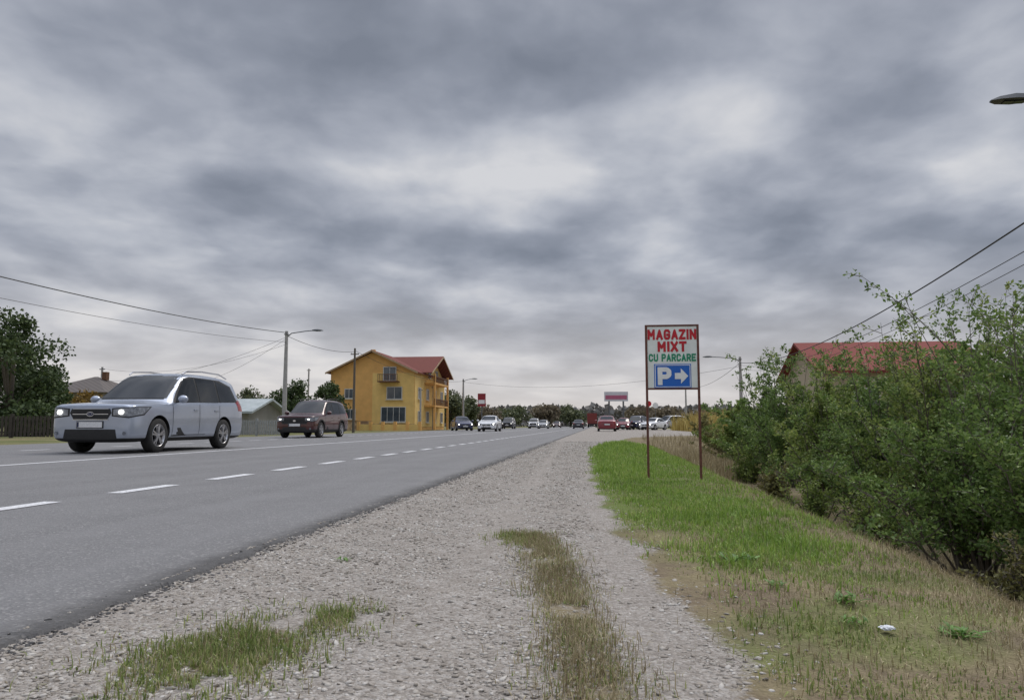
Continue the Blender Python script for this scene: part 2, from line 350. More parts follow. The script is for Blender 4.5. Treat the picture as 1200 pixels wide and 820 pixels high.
# ------------------------------------------------------------------ grass
def blades(name, x, y, ln, wd, mat, label, seed, lean=.5, parent=None, org=(0, 0, 0), zoff=0.0, cat='grass', kind='stuff'):
    r = np.random.default_rng(seed); n = len(x); z = H(x, y)-.004+zoff
    a = r.uniform(0, 2*PI, n); d = np.stack([np.cos(a), np.sin(a), np.zeros(n)], -1); sd = np.stack([-np.sin(a), np.cos(a), np.zeros(n)], -1)
    L = ln*r.uniform(.45, 1.3, n); l = np.abs(r.normal(0, lean, n)); w = wd*r.uniform(.6, 1.3, n)
    p0 = np.stack([x, y, z], -1)-np.array(org)
    p1 = p0+d*(L*.35*np.sin(l*.6))[:, None]; p1[:, 2] += L*.5*np.cos(l*.6)
    p2 = p1+d*(L*.6*np.sin(l*1.3))[:, None]; p2[:, 2] += L*.5*np.cos(np.minimum(l*1.3, 1.9))
    V = np.stack([p0-sd*w[:, None]/2, p0+sd*w[:, None]/2, p1-sd*w[:, None]*.42, p1+sd*w[:, None]*.42, p2], 1)
    Fc = np.array([(0, 1, 3), (0, 3, 2), (2, 3, 4)])[None]+5*np.arange(n)[:, None, None]
    o = mesh_np(name, V.reshape(-1, 3), Fc.reshape(-1, 3), mat, parent)
    if parent is None: tag(o, label, cat, kind=kind)
    else: o['kind'] = 'stuff'
    return o
gG = leafmat('grass_green', [(0, (.08, .14, .02)), (.35, (.17, .275, .045)), (.7, (.28, .40, .08)), (1, (.50, .50, .20))], .35, .5, 1.6)
gO = leafmat('grass_olive', [(0, (.08, .115, .03)), (.4, (.17, .225, .06)), (.7, (.28, .32, .10)), (1, (.45, .42, .21))], .3, .6, 3)
gS = leafmat('grass_straw', [(0, (.13, .10, .05)), (.4, (.26, .21, .12)), (.75, (.40, .34, .20)), (1, (.53, .47, .32))], .2, .7, 3)
gM = leafmat('maize_gold', [(0, (.18, .13, .04)), (.4, (.36, .27, .08)), (.75, (.50, .40, .14)), (1, (.30, .34, .12))], .3, .7, .5)
def scatter(n, y0, y1, x0f, x1f, seed, p=1.0):
    r = np.random.default_rng(seed); y = y0*(y1/y0)**(r.random(n)**p); a, b_ = x0f(y), x1f(y); return a+(b_-a)*r.random(n), y, r
ED = lambda x, y: x-gx(y)-.14*noise2(x, y, 6, 33)-.06*noise2(x, y, 23, 34)
x, y, r = scatter(135000, 2.4, 24, lambda y: gx(y)-.15, lambda y: np.interp(y, [0, 4, 7, 24], [1.25, 1.45, 1.8, 2.2]), 11)
k = r.random(len(x)) < np.clip(sstep(3.0, 4.9, y+1.1*noise2(x, y, 3, 8))*(.62+.95*noise2(x, y, 4.5, 1)), 0.03, 1)*sstep(-.02, .22, ED(x, y))*(1-.85*sstep(.95, 1.4, x-.03*y+.25*noise2(x, y, 4, 9))); x, y = x[k], y[k]
blades('grass', x, y, .026+.024*np.clip(noise2(x, y, 2.6, 4), -1, 1)+.0030*y, .0034+.0006*y, gG, 'bright green grass growing on the verge around the sign', 12, .95)
x, y, r = scatter(105000, 1.15, 8, lambda y: gx(y)-.15, lambda y: 1.85+0*y, 13)
k = r.random(len(x)) < np.clip(.28+1.15*noise2(x, y, 4, 2), .05, 1)*sstep(-.05, .3, ED(x, y)); x, y = x[k], y[k]
blades('patchy_grass', x, y, .026+.018*np.clip(noise2(x, y, 5, 4), -1, 1), .0036, gO, 'sparse olive grass on the near right verge', 14, 1.2)
x, y, r = scatter(105000, 1.15, 16, lambda y: gx(y)-.15, lambda y: 2.7+0*y, 15)
k = r.random(len(x)) < np.clip(.30-.7*noise2(x, y, 4, 2)+.6*sstep(.9, 1.4, x), .10, 1)*sstep(-.1, .3, ED(x, y)); x, y = x[k], y[k]
blades('dry_grass', x, y, .042+.001*y+.02*sstep(1.1, 1.7, x), .0024, gS, 'dry straw coloured grass along the ditch edge', 16, 1.6)
x, y, r = scatter(9000, 13, 34, lambda y: 1.9+0*y, lambda y: 2.6+.12*y, 17)
blades('tall_dry_weeds', x, y, .28*np.ones(len(x)), .012, gS, 'tall dry weeds between the green verge and the far bushes', 18, .5)
r = np.random.default_rng(21); n = 19000; y = 1.1+2.9*r.random(n)**1.1; x = stripc(y)+r.normal(0, .065, n)*(1+.5*noise2(y, 0*y, 5, 3))
k = noise2(x, y, 9, 9) > -.5; x, y = x[k], y[k]
hh = len(x)*7//10
blades('dry_grass_strip', x[:hh], y[:hh], .042, .0022, gS, 'flattened dry grass strip running down the middle of the gravel', 22, 1.8)
blades('green_grass_strip', x[hh:], y[hh:], .026, .0028, gO, 'short green grass mixed into the strip in the gravel', 23, 1.4)
for (cx, cy, sx_, s_y, nn, ln, lab) in [(-.93, 1.80, .115, .17, 8000, .034, 'large weedy grass clump on the gravel at lower left'), (-.40, 3.75, .07, .12, 1800, .036, 'small round grass tuft at the far end of the gravel strip'), (-.76, 2.16, .07, .08, 1500, .034, 'small loose grass clump just behind the large one at lower left')]:
    r = np.random.default_rng(int(cy*100)); x = cx+r.normal(0, sx_, nn); y = cy+r.normal(0, s_y, nn)
    k = noise2(x, y, 14, 5) > -.35; x, y = x[k], y[k]; nn = len(x)
    t = empty('grass_tuft', (cx, cy, float(H(cx, cy))), lab, 'grass tuft')
    h2 = nn*2//3
    blades('green_blades', x[:h2], y[:h2], ln*np.ones(h2), .0034, gO, None, 40, 1.4, t, tuple(t.location))
    blades('dry_blades', x[h2:], y[h2:], ln*np.ones(nn-h2), .0026, gS, None, 41, 1.6, t, tuple(t.location))
wm = leafmat('weed_leaf', [(0, (.05, .11, .018)), (.5, (.11, .23, .035)), (1, (.21, .36, .08))], .3, .5, 5)
def weed(px, py, n, L, lab):
    d = ray(px, py); s = -(HC-(-.03))/d.z; c = Vector((d.x*s, d.y*s, 0)); c.z = float(H(c.x, c.y))
    t = empty('broadleaf_weed', c, lab, 'weed'); mb = MB()
    for k in range(n):
        a = k*2.4+random.uniform(-.3, .3); l = L*random.uniform(.4, 1.1); el = random.uniform(.25, 1.25)
        ox, oy = random.gauss(0, L*.5), random.gauss(0, L*.5)
        w = l*random.uniform(.10, .18); dx, dy = math.cos(a), math.sin(a); vs = []
        for q, (tt, ww) in enumerate([(0, .15), (.25, .7), (.5, 1), (.75, .8), (1, .05)]):
            rr = l*tt*math.cos(el*(1-.4*tt)); z_ = l*tt*math.sin(el)*(1-.45*tt)+.003
            for sgn in (-1, 0, 1): vs.append((ox+dx*rr-dy*w*ww*sgn, oy+dy*rr+dx*w*ww*sgn, z_+abs(sgn)*w*.25))
        fs = []
        for q in range(4):
            for e in range(2): fs.append((q*3+e, q*3+e+1, q*3+e+4, q*3+e+3))
        mb.add(vs, fs)
    o = mb.build('leaves', wm, t, True, 60); o['kind'] = 'stuff'
weed(862, 662, 44, .055, 'leafy green weed in the grass below the sign post'); weed(908, 695, 24, .04, 'small bright weed between the sign and the litter')
weed(402, 664, 18, .032, 'single broad leaved weed on the gravel near the asphalt'); weed(990, 712, 50, .045, 'larger leafy weed just above the white litter'); weed(1125, 745, 54, .045, 'leafy weed on the verge at far right')
weed(1000, 735, 26, .035, 'low weed left of the white litter')
d = ray(1040, 752); s = -(HC+.05)/d.z; lm = bmesh.new(); bmesh.ops.create_icosphere(lm, subdivisions=3, radius=.017)
for v_ in lm.verts: v_.co *= random.uniform(.7, 1.15); v_.co.z *= .4; v_.co.x *= 1.3
me = bpy.data.meshes.new('crumpled_litter'); lm.to_mesh(me); lm.free()
o = link('crumpled_litter', me, pm('white_litter', (.7, .72, .74), (.5, .52, .55), 40, .6)); o.location = (d.x*s, d.y*s, float(H(d.x*s, d.y*s))+.016); tag(o, 'small crumpled white litter lying in the grass', 'litter')
# ------------------------------------------------------------------ bushes and trees
bark = pm('bark', (.08, .065, .05), (.15, .13, .105), 25, .9, .4)
def leaves_np(pos, dirs, ls, r, wfac=.5):
    n = len(pos); d = dirs/np.linalg.norm(dirs, axis=1, keepdims=True)
    rv = r.normal(0, 1, (n, 3)); s = np.cross(d, rv); s /= np.linalg.norm(s, axis=1, keepdims=True)+1e-6
    nn = np.cross(s, d); L = (ls*r.uniform(.6, 1.3, n))[:, None]
    b0 = pos; tip = pos+d*L; m = pos+d*L*.45
    lf = m+s*L*wfac*.5+nn*L*.10; rt = m-s*L*wfac*.5+nn*L*.10
    V = np.stack([b0, lf, tip, rt], 1).reshape(-1, 3)
    Fc = (np.array([(0, 1, 2), (0, 2, 3)])[None]+4*np.arange(n)[:, None, None]).reshape(-1, 3)
    return V, Fc
def bush(loc, height, rad, nsh, nleaf, ls, mat, label, seed, group='bushes along the ditch', bare=.14):
    r = np.random.default_rng(seed); t = empty('leafy_bush', loc, label, 'bush', group); mb = MB(); P_ = []; D_ = []
    for i in range(nsh):
        a = r.uniform(0, 2*PI); reach = rad*abs(r.normal(0, .62)); hh = height*r.uniform(.32, .96)*(1-.28*min(1, reach/rad)**2)
        sp_ = r.random() < .15
        if sp_: hh = height*r.uniform(1.02, 1.20)
        b0 = np.array([math.cos(a), math.sin(a), 0])*reach*.25; e = np.array([math.cos(a)*reach, math.sin(a)*reach, hh])
        mid = (b0+e)/2+np.array([-math.cos(a)*reach*.22, -math.sin(a)*reach*.22, hh*.12])+r.normal(0, .04, 3)
        tt = np.linspace(0, 1, 7)[:, None]; pts = (1-tt)**2*b0+2*tt*(1-tt)*mid+tt**2*e
        pts[1:] += r.normal(0, .012, (6, 3))
        mb.tube([tuple(p) for p in pts], [.010*(1-.85*q) for q in np.linspace(0, 1, 7)], 4, False)
        nt_ = int(r.integers(10, 16))
        for k in range(nt_):
            q = bare+(1-bare)*r.random()**.85; f = q*6; i0 = min(int(f), 5); p0 = pts[i0]+(pts[i0+1]-pts[i0])*(f-i0)
            dv = r.normal(0, 1, 3); dv[2] = abs(dv[2])*.6+.15; dv /= np.linalg.norm(dv); tl = r.uniform(.12, .38)*(1.15-q*.6)*height/1.8
            p1 = p0+dv*tl
            mb.tube([tuple(p0), tuple((p0+p1)/2+r.normal(0, .01, 3)), tuple(p1)], [.004, .003, .0015], 3, False)
            m = max(3, int(nleaf/(nsh*13)*(.5 if sp_ and q > .7 else 1)))
            u = r.random(m)[:, None]**.7; P_.append(p0+(p1-p0)*u+r.normal(0, .02, (m, 3))); D_.append(dv*.6+r.normal(0, .6, (m, 3))+np.array([0, 0, -.1]))
    mb.build('branches', bark, t)
    V, Fc = leaves_np(np.concatenate(P_), np.concatenate(D_), ls, r, .55); mesh_np('foliage', V, Fc, mat, t); return t
LF = leafmat('leaf_mid', [(0, (.05, .09, .025)), (.35, (.11, .18, .045)), (.7, (.20, .29, .08)), (1, (.36, .43, .16))], .42, .5, 1.2)
LF2 = leafmat('leaf_yellowish', [(0, (.06, .10, .028)), (.35, (.145, .205, .05)), (.7, (.26, .33, .085)), (1, (.45, .46, .18))], .42, .5, 1.5)
LF3 = leafmat('leaf_dry', [(0, (.07, .07, .03)), (.4, (.16, .155, .055)), (.7, (.25, .24, .085)), (1, (.38, .31, .13))], .25, .6, 1.5)
BS = [(1240, 4.5, 435, .80, 54, 9500, .030, LF, 'nearest bush, cut off by the right edge of the photo', .12),
      (1135, 5.3, 450, .70, 52, 9000, .031, LF, 'broad bush with bare stems showing above the ditch', .24),
      (1190, 6.4, 380, .95, 52, 10500, .033, LF, 'tall bush rising behind the nearest one at the right edge', .1),
      (1090, 6.9, 398, .85, 52, 9500, .034, LF2, 'tall bush with long thin shoots sticking up in front of the red roof', .14),
      (1025, 8.3, 428, .85, 50, 9500, .037, LF, 'rounded green bush right of the sign, above the grass edge', .08),
      (968, 10.4, 430, .90, 48, 9500, .041, LF2, 'bush covering the left end of the red roof house', .08),
      (926, 12.6, 422, 1.0, 46, 8800, .046, LF, 'bush standing just right of the far street lamp', .08),
      (896, 15.5, 436, 1.1, 40, 8000, .054, LF, 'lower bush below the far street lamp', .08),
      (868, 19.0, 468, 1.1, 36, 6500, .062, LF2, 'small bush near the end of the green row', .08),
      (1140, 9.0, 378, 1.2, 46, 9500, .050, LF, 'wide bush in the back row left of the right edge', .08),
      (1185, 11.0, 370, 1.4, 46, 9000, .058, LF2, 'tallest bush of the back row near the right edge', .08),
      (1055, 11.5, 424, 1.3, 46, 9500, .054, LF, 'back row bush directly in front of the red roof', .08),
      (985, 14.5, 428, 1.4, 42, 8800, .06, LF, 'back row bush left of the red roof gable', .08),
      (1255, 7.5, 362, 1.2, 44, 9000, .044, LF, 'back row bush leaning in from beyond the right edge', .08)]
for i, (px, Yd, top, rad, ns, nl, ls, mt, lab, br) in enumerate(BS):
    p = XP(px, top, Yd); z0 = float(H(p.x, p.y)); bush((p.x, p.y, z0), (p.z-z0)*.97, rad, ns, int(nl*2.5), ls, mt, lab, 100+i, bare=br)
for i, (px, Yd, hgt, mt, lab) in enumerate([(850, 22, .95, LF3, 'brownish low shrub at the far end of the bush row'), (838, 27, 1.0, LF2, 'yellow green shrub beside the car park entrance'), (826, 33, 1.1, LF3, 'dry shrub nearest the parked silver car'), (905, 9.4, .45, LF3, 'dry low shrub at the foot of the bush row behind the sign'), (950, 7.6, .45, LF2, 'low yellowish shrub in the ditch right of the sign'), (1015, 6.2, .45, LF2, 'low shrub in the ditch below the rounded bush'), (876, 13.0, .6, LF2, 'low green shrub left of the bush row'), (1195, 4.1, .35, LF3, 'dry low shrub at the right edge above the verge')]):
    p = XP(px, 500, Yd); bush((p.x, p.y, float(H(p.x, p.y))), hgt, hgt*.9, 30, 4000, .018+.0018*Yd, mt, lab, 150+i, 'low shrubs by the ditch', .05)
def tree(name, loc, h, cw, n, ls, mat, label, seed, group=None, cat='tree', low=.25, clus=34):
    r = np.random.default_rng(seed); t = empty(name, loc, label, cat, group)
    th = h*(low+.15); mb = MB(); tr = h*.022+.03
    mb.tube([(0, 0, -.1), (tr*.3, 0, th*.5), (0, tr*.4, th), (tr, 0, h*.8)], [tr*1.2, tr, tr*.8, tr*.2], 7)
    C = []
    for i in range(clus):
        while True:
            q = r.uniform(-1, 1, 3)
            if .25 < np.linalg.norm(q) < 1: break
        q = q*np.array([cw/2*.82, cw/2*.82, h*(1-low)/2*.88]); q[2] += h*(low+(1-low)/2)
        wz = 1-.35*max(0, (q[2]/h-.6)/.4); q[:2] *= wz; C.append(q)
    for i in range(0, clus, 3):
        q = C[i]; z_ = min(th*1.1, q[2]*.7); mb.tube([(0, 0, z_), (q[0]*.5, q[1]*.5, (z_+q[2])/2+.1*h*.3), tuple(q)], [tr*.5, tr*.3, tr*.08], 5, False)
    mb.build('trunk', bark, t, True)
    C = np.array(C); ci = r.integers(0, clus, n); rad = r.uniform(.55, 1.25, clus)*cw*.16
    off = r.normal(0, 1, (n, 3)); off /= np.linalg.norm(off, axis=1, keepdims=True)
    pos = C[ci]+off*(rad[ci]*r.random(n)**.45)[:, None]*np.array([1, 1, .8])
    V, Fc = leaves_np(pos, r.normal(0, 1, (n, 3)), ls, r, .8); mesh_np('crown', V, Fc, mat, t); return t
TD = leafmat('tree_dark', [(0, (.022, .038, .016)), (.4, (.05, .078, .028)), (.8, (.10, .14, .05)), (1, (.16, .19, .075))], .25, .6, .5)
TM = leafmat('tree_mid', [(0, (.05, .065, .04)), (.4, (.10, .12, .06)), (.8, (.165, .18, .09)), (1, (.22, .22, .12))], .25, .6, .4)  # greens lightened for slight distance haze; some nearer trees share them
TB = leafmat('tree_brown', [(0, (.10, .085, .07)), (.4, (.17, .14, .095)), (.8, (.23, .19, .12)), (1, (.27, .22, .13))], .25, .6, .4)  # far brown foliage, lightened to put slight haze into the colour
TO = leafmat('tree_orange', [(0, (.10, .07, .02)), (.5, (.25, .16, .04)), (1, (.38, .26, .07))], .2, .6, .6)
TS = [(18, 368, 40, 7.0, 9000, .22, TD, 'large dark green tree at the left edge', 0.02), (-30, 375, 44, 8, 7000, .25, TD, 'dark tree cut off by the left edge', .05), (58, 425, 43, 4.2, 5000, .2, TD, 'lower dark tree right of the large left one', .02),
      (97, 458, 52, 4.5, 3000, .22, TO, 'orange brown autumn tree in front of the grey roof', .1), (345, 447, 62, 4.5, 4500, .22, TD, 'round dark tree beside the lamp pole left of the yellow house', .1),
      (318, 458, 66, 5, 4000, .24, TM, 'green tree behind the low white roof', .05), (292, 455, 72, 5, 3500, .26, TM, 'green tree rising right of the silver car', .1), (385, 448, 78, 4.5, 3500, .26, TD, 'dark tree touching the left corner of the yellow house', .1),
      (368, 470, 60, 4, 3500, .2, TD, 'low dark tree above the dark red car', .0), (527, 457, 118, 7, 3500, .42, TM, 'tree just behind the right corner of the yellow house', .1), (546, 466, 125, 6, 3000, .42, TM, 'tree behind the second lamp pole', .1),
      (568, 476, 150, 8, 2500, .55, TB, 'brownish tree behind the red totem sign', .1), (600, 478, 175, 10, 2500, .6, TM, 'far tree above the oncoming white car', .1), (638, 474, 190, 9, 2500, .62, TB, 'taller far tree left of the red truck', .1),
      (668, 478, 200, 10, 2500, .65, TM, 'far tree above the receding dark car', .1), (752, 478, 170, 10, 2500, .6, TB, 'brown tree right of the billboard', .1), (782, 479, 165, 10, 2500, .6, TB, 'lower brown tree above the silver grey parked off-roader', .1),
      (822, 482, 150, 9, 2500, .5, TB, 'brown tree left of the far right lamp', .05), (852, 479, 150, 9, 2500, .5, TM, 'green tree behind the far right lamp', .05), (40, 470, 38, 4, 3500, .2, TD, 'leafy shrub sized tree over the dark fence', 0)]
for i, (px, top, Yd, cw, n, ls, mt, lab, low) in enumerate(TS):
    p = XP(px, top, Yd); tree('leafy_tree', (p.x, Yd, float(H(p.x, Yd))), p.z*1.03, cw, n, ls, mt, lab, 200+i, 'trees in the distance' if Yd > 110 else 'trees beside the road', low=low)
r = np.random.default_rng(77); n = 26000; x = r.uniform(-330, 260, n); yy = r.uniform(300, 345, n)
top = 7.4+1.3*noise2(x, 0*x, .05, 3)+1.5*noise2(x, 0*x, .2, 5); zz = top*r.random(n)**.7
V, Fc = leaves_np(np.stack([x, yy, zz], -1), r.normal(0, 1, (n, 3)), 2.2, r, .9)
tag(mesh_np('distant_wood', V, Fc, leafmat('wood_far', [(0, (.14, .14, .145)), (.5, (.18, .175, .165)), (1, (.24, .21, .18))], .1, .8, .03)), 'band of brownish woodland along the horizon', 'wood', kind='stuff')  # pale greyish leaf colours stand in for atmospheric haze
r = np.random.default_rng(78); n = 12000; x = r.uniform(8, 28, n); y = r.uniform(50, 84, n)
blades('maize_field', x, y, 1.6*np.ones(n), .09, gM, 'patch of dry yellow maize between the car park and the bushes', 79, .35, cat='crop')
# ------------------------------------------------------------------ cars
def ring(st):
    x, zb, hw, zs, zbl, hwb, ze, hwt, zt = st
    h = [(0, zb), (.82*hw, zb), (.965*hw, zb+.06), (hw, zb+.5*(zs-zb)), (.985*hw, zs), (hwb, zbl), (hwt, ze), (hwt*.62, zt-(zt-ze)*.25), (0, zt)]
    return [(x, y, z) for y, z in h]+[(x, -y, z) for y, z in h[7:0:-1]]
SPEC = {
 'suv': dict(r=.345, ax=(1.38, -1.26), W=.90, st=[
  (2.25, .30, .70, .66, .85, .68, .905, .64, .92), (2.22, .23, .81, .67, .90, .79, .945, .71, .965), (2.06, .21, .88, .72, .935, .85, .965, .74, .985), (1.65, .21, .90, .81, .96, .87, .99, .74, 1.015),
  (1.24, .21, .90, .87, .98, .875, 1.01, .75, 1.045), (1.08, .21, .90, .88, .985, .87, 1.015, .75, 1.065), (1.00, .21, .90, .88, .99, .87, 1.06, .76, 1.12), (.36, .21, .90, .90, 1.00, .88, 1.55, .68, 1.62), (.18, .21, .90, .91, 1.01, .88, 1.64, .68, 1.70),
  (-.5, .21, .90, .92, 1.02, .88, 1.69, .69, 1.745), (-1.3, .21, .90, .93, 1.03, .88, 1.675, .68, 1.735), (-1.94, .21, .89, .93, 1.05, .87, 1.62, .66, 1.69), (-2.08, .21, .88, .93, 1.05, .85, 1.53, .66, 1.61),
  (-2.24, .23, .86, .92, 1.03, .82, 1.12, .73, 1.16), (-2.28, .26, .83, .84, .95, .78, 1.0, .68, 1.02), (-2.31, .32, .78, .70, .84, .72, .90, .62, .92)],
  dlo=[(.86, 1.025), (-1.96, 1.11), (-1.80, 1.49), (-1.3, 1.61), (0, 1.625), (.30, 1.565)],
  win=[[(.76, 1.05), (-.12, 1.06), (-.12, 1.60), (.27, 1.54)], [(-.19, 1.06), (-1.0, 1.075), (-1.0, 1.595), (-.19, 1.60)], [(-1.07, 1.08), (-1.88, 1.13), (-1.74, 1.47), (-1.07, 1.585)]],
  ws=[(.74, 1.12), (.63, 1.63)], rg=[(.66, 1.16), (.58, 1.56)], hl=(.72, .885), gr=(.43, .66, .865), li=(.60, .28, .47), pl=.56, tl=(.88, 1.14), seam=[.90, -.155, -1.04], belt=.95, mir=(.74, 1.10), xf=2.25),
 'sedan': dict(r=.31, ax=(1.36, -1.26), W=.87, st=[
  (2.25, .28, .62, .50, .62, .58, .66, .5, .68), (2.18, .18, .75, .56, .70, .72, .75, .62, .77), (1.95, .17, .83, .62, .77, .79, .81, .64, .84), (1.2, .17, .87, .72, .86, .83, .89, .66, .94),
  (.98, .17, .87, .76, .89, .83, .92, .68, .98), (.88, .17, .87, .76, .90, .83, .96, .68, 1.03), (.22, .17, .87, .78, .92, .83, 1.30, .6, 1.36), (0, .17, .87, .78, .93, .83, 1.37, .59, 1.43),
  (-.5, .17, .87, .79, .94, .83, 1.40, .59, 1.46), (-1.0, .17, .87, .80, .95, .83, 1.35, .57, 1.41), (-1.7, .17, .86, .81, .95, .81, 1.0, .66, 1.05), (-2.05, .17, .83, .80, .93, .77, .98, .64, 1.01), (-2.2, .2, .78, .76, .89, .72, .93, .60, .95), (-2.25, .28, .70, .66, .80, .64, .85, .55, .87)],
  dlo=[(.72, .95), (-1.42, 1.0), (-.95, 1.28), (-.2, 1.32), (.14, 1.27)],
  win=[[(.62, .975), (-.14, .985), (-.14, 1.29), (.14, 1.25)], [(-.22, .985), (-.92, 1.0), (-.92, 1.25), (-.22, 1.29)], [(-.98, 1.0), (-1.34, 1.02), (-1.02, 1.22), (-.98, 1.24)]],
  ws=[(.66, 1.03), (.56, 1.35)], rg=[(.60, 1.07), (.52, 1.36)], hl=(.56, .70), gr=(.38, .50, .62), li=(.5, .26, .38), pl=.44, tl=(.72, .90), seam=[.76, -.18, -1.0], belt=.86, mir=(.62, .98), xf=2.25)}
def car(kind, col_, label, loc, rz, group=None, rails=False, lit=True, cladding=False, name='parked_car', category='car'):
    S = SPEC[kind]; root = empty(name, loc, label, category, group, rz)
    bm = bmesh.new(); rings = [[bm.verts.new(p) for p in ring(s)] for s in S['st']]
    for a, b_ in zip(rings, rings[1:]):
        for j in range(16): bm.faces.new((a[j], a[(j+1) % 16], b_[(j+1) % 16], b_[j]))
    bm.faces.new(rings[0]); bm.faces.new(rings[-1]); bmesh.ops.recalc_face_normals(bm, faces=bm.faces)
    cl_ = bm.edges.layers.float.new('crease_edge')
    for a, b_ in zip(rings, rings[1:]):
        for j, cr in ((6, .45), (10, .45), (5, .5), (11, .5), (4, .25), (12, .25)):
            e = bm.edges.get((a[j], b_[j]))
            if e: e[cl_] = cr
    me = bpy.data.meshes.new('tmp'); bm.to_mesh(me); bm.free(); ob = bpy.data.objects.new('tmp', me); col.objects.link(ob)
    sm = ob.modifiers.new('s', 'SUBSURF'); sm.levels = 2
    cuts = []
    for ax in S['ax']:
        cm = MB(); R_ = S['r']+.055; n = 40
        cm.add([(ax+R_*math.cos(2*PI*i/n), yy, S['r']+.01+R_*math.sin(2*PI*i/n)) for yy in (-1.5, 1.5) for i in range(n)], [tuple(range(n)), tuple(range(n, 2*n))]+[(i, (i+1) % n, n+(i+1) % n, n+i) for i in range(n)])
        c = cm.build('cut', M['dark']); cuts.append(c)
        bo = ob.modifiers.new('b', 'BOOLEAN'); bo.object = c; bo.operation = 'DIFFERENCE'; bo.solver = 'EXACT'
    dg = bpy.context.evaluated_depsgraph_get(); body = bpy.data.meshes.new_from_object(ob.evaluated_get(dg))
    for q in cuts+[ob]: bpy.data.objects.remove(q)
    body.materials.clear()
    zt_ = S['st'][5][1]+(.16 if cladding else .09)
    bb = bmesh.new(); bb.from_mesh(body); bmesh.ops.bisect_plane(bb, geom=bb.verts[:]+bb.edges[:]+bb.faces[:], plane_co=(0, 0, zt_), plane_no=(0, 0, 1)); bb.to_mesh(body); bb.free()
    mi = []
    for p in body.polygons:
        c = p.center; ins = False
        for ax in S['ax']:
            vd = [math.hypot(body.vertices[i].co.x-ax, body.vertices[i].co.z-S['r']-.01)-S['r']-.055 for i in p.vertices]
            if max(abs(q) for q in vd) < .006 and abs(p.normal.y) < .5: ins = True
        mi.append(1 if ins or p.normal.z < -.8 or c.z < zt_ else 0)
    body.polygons.foreach_set('material_index', mi); body.polygons.foreach_set('use_smooth', [True]*len(mi)); body.set_sharp_from_angle(angle=R(45))
    bo = link('body', body, [P[col_], M['dark']], root)
    bb = bmesh.new(); bb.from_mesh(body); tree_ = BVHTree.FromBMesh(bb); bb.free()
    def proj(name, V3, faces, d, mat, off=.006, parent=root, smooth=True):
        d = Vector(d).normalized(); vs = []
        for p in V3:
            o_ = Vector(p)-d*(Vector(p).dot(d))+d*4; h = tree_.ray_cast(o_, -d)
            if h[0] is None: h = tree_.find_nearest(Vector(p))
            vs.append(h[0]+d*off)
        mb = MB(); mb.add(vs, faces); me = bpy.data.meshes.new(name); me.from_pydata(mb.v, [], mb.f)
        if smooth: me.polygons.foreach_set('use_smooth', [True]*len(me.polygons))
        b2 = bmesh.new(); b2.from_mesh(me); bmesh.ops.recalc_face_normals(b2, faces=b2.faces)
        b2.normal_update()
        if sum((f.normal.dot(d) for f in b2.faces)) < 0: bmesh.ops.reverse_faces(b2, faces=b2.faces)
        b2.to_mesh(me); b2.free()
        return link(name, me, mat, parent)
    def dec(name, pts, d, mat, off=.006, step=.07, parent=root):
        d = Vector(d).normalized(); u = Vector((0, 0, 1)).cross(d); bm = bmesh.new(); vs = []
        for p in pts: q = Vector(p); vs.append(bm.verts.new((q.dot(u), q.z, 0)))
        bm.faces.new(vs)
        for ax_, no in ((0, (1, 0, 0)), (1, (0, 1, 0))):
            lo = min(v.co[ax_] for v in bm.verts); hi = max(v.co[ax_] for v in bm.verts); k = lo+step
            while k < hi-.005:
                co = [0, 0, 0]; co[ax_] = k
                bmesh.ops.bisect_plane(bm, geom=bm.verts[:]+bm.edges[:]+bm.faces[:], plane_co=co, plane_no=no); k += step
        bm.verts.index_update(); V3 = [u*v.co.x+Vector((0, 0, v.co.y)) for v in bm.verts]; fs = [tuple(v.index for v in f.verts) for f in bm.faces]; bm.free()
        return proj(name, V3, fs, d, mat, off, parent)
    for s in (1, -1):
        dec('window_trim', [(x, 0, z) for x, z in S['dlo']], (0, s, 0), M['dark'], .004)
        for wp in S['win']: dec('side_window', [(x, 0, z) for x, z in wp], (0, s, 0), M['glass'], .008)
        for sx in S['seam']: dec('door_seam', [(sx+.006, 0, .34), (sx-.006, 0, .34), (sx-.006, 0, S['belt']+.06), (sx+.006, 0, S['belt']+.06)], (0, s, 0), M['dark'], .003)
        dec('door_seam', [(S['seam'][0], 0, .34), (S['seam'][1]-.3, 0, .34), (S['seam'][1]-.3, 0, .35), (S['seam'][0], 0, .35)], (0, s, 0), M['dark'], .003)
        for hx in (S['seam'][1]+.16, S['seam'][2]+.16):
            MB().box((hx, s*(S['W']*.985+.004), S['belt']-.07), (.17, .03, .028)).build('door_handle', P[col_], root)
        N = 22
        if cladding:
            for ax in S['ax']:
                V3 = []; fs = []
                for i in range(N+1):
                    a = -.35+(PI+.70)*i/N
                    for rr in (S['r']+.056, S['r']+.115): V3.append((ax+rr*math.cos(a), s*.8, max(S['r']+.01+rr*math.sin(a), .26)))
                for i in range(N): fs.append((2*i, 2*i+1, 2*i+3, 2*i+2))
                proj('wheel_arch_trim', V3, fs, (0, s, 0), M['dark'], .012)
        h0, h1 = S['hl']; xf = S['xf']
        dec('headlight', [(xf, s*.47, h0+.02), (xf-.12, s*.72, h0-.01), (xf-.34, s*.88, h0+.05), (xf-.55, s*.88, h1+.02), (xf-.12, s*.72, h1), (xf, s*.47, h1-.03)], (1, s*.55, 0), M['lens'], .010, .05)
        dec('headlight_bezel', [(xf, s*.44, h0+.0), (xf-.12, s*.72, h0-.035), (xf-.36, s*.88, h0+.025), (xf-.60, s*.88, h1+.035), (xf-.12, s*.71, h1+.015), (xf, s*.44, h1-.01)], (1, s*.55, 0), M['dark'], .004, .05)
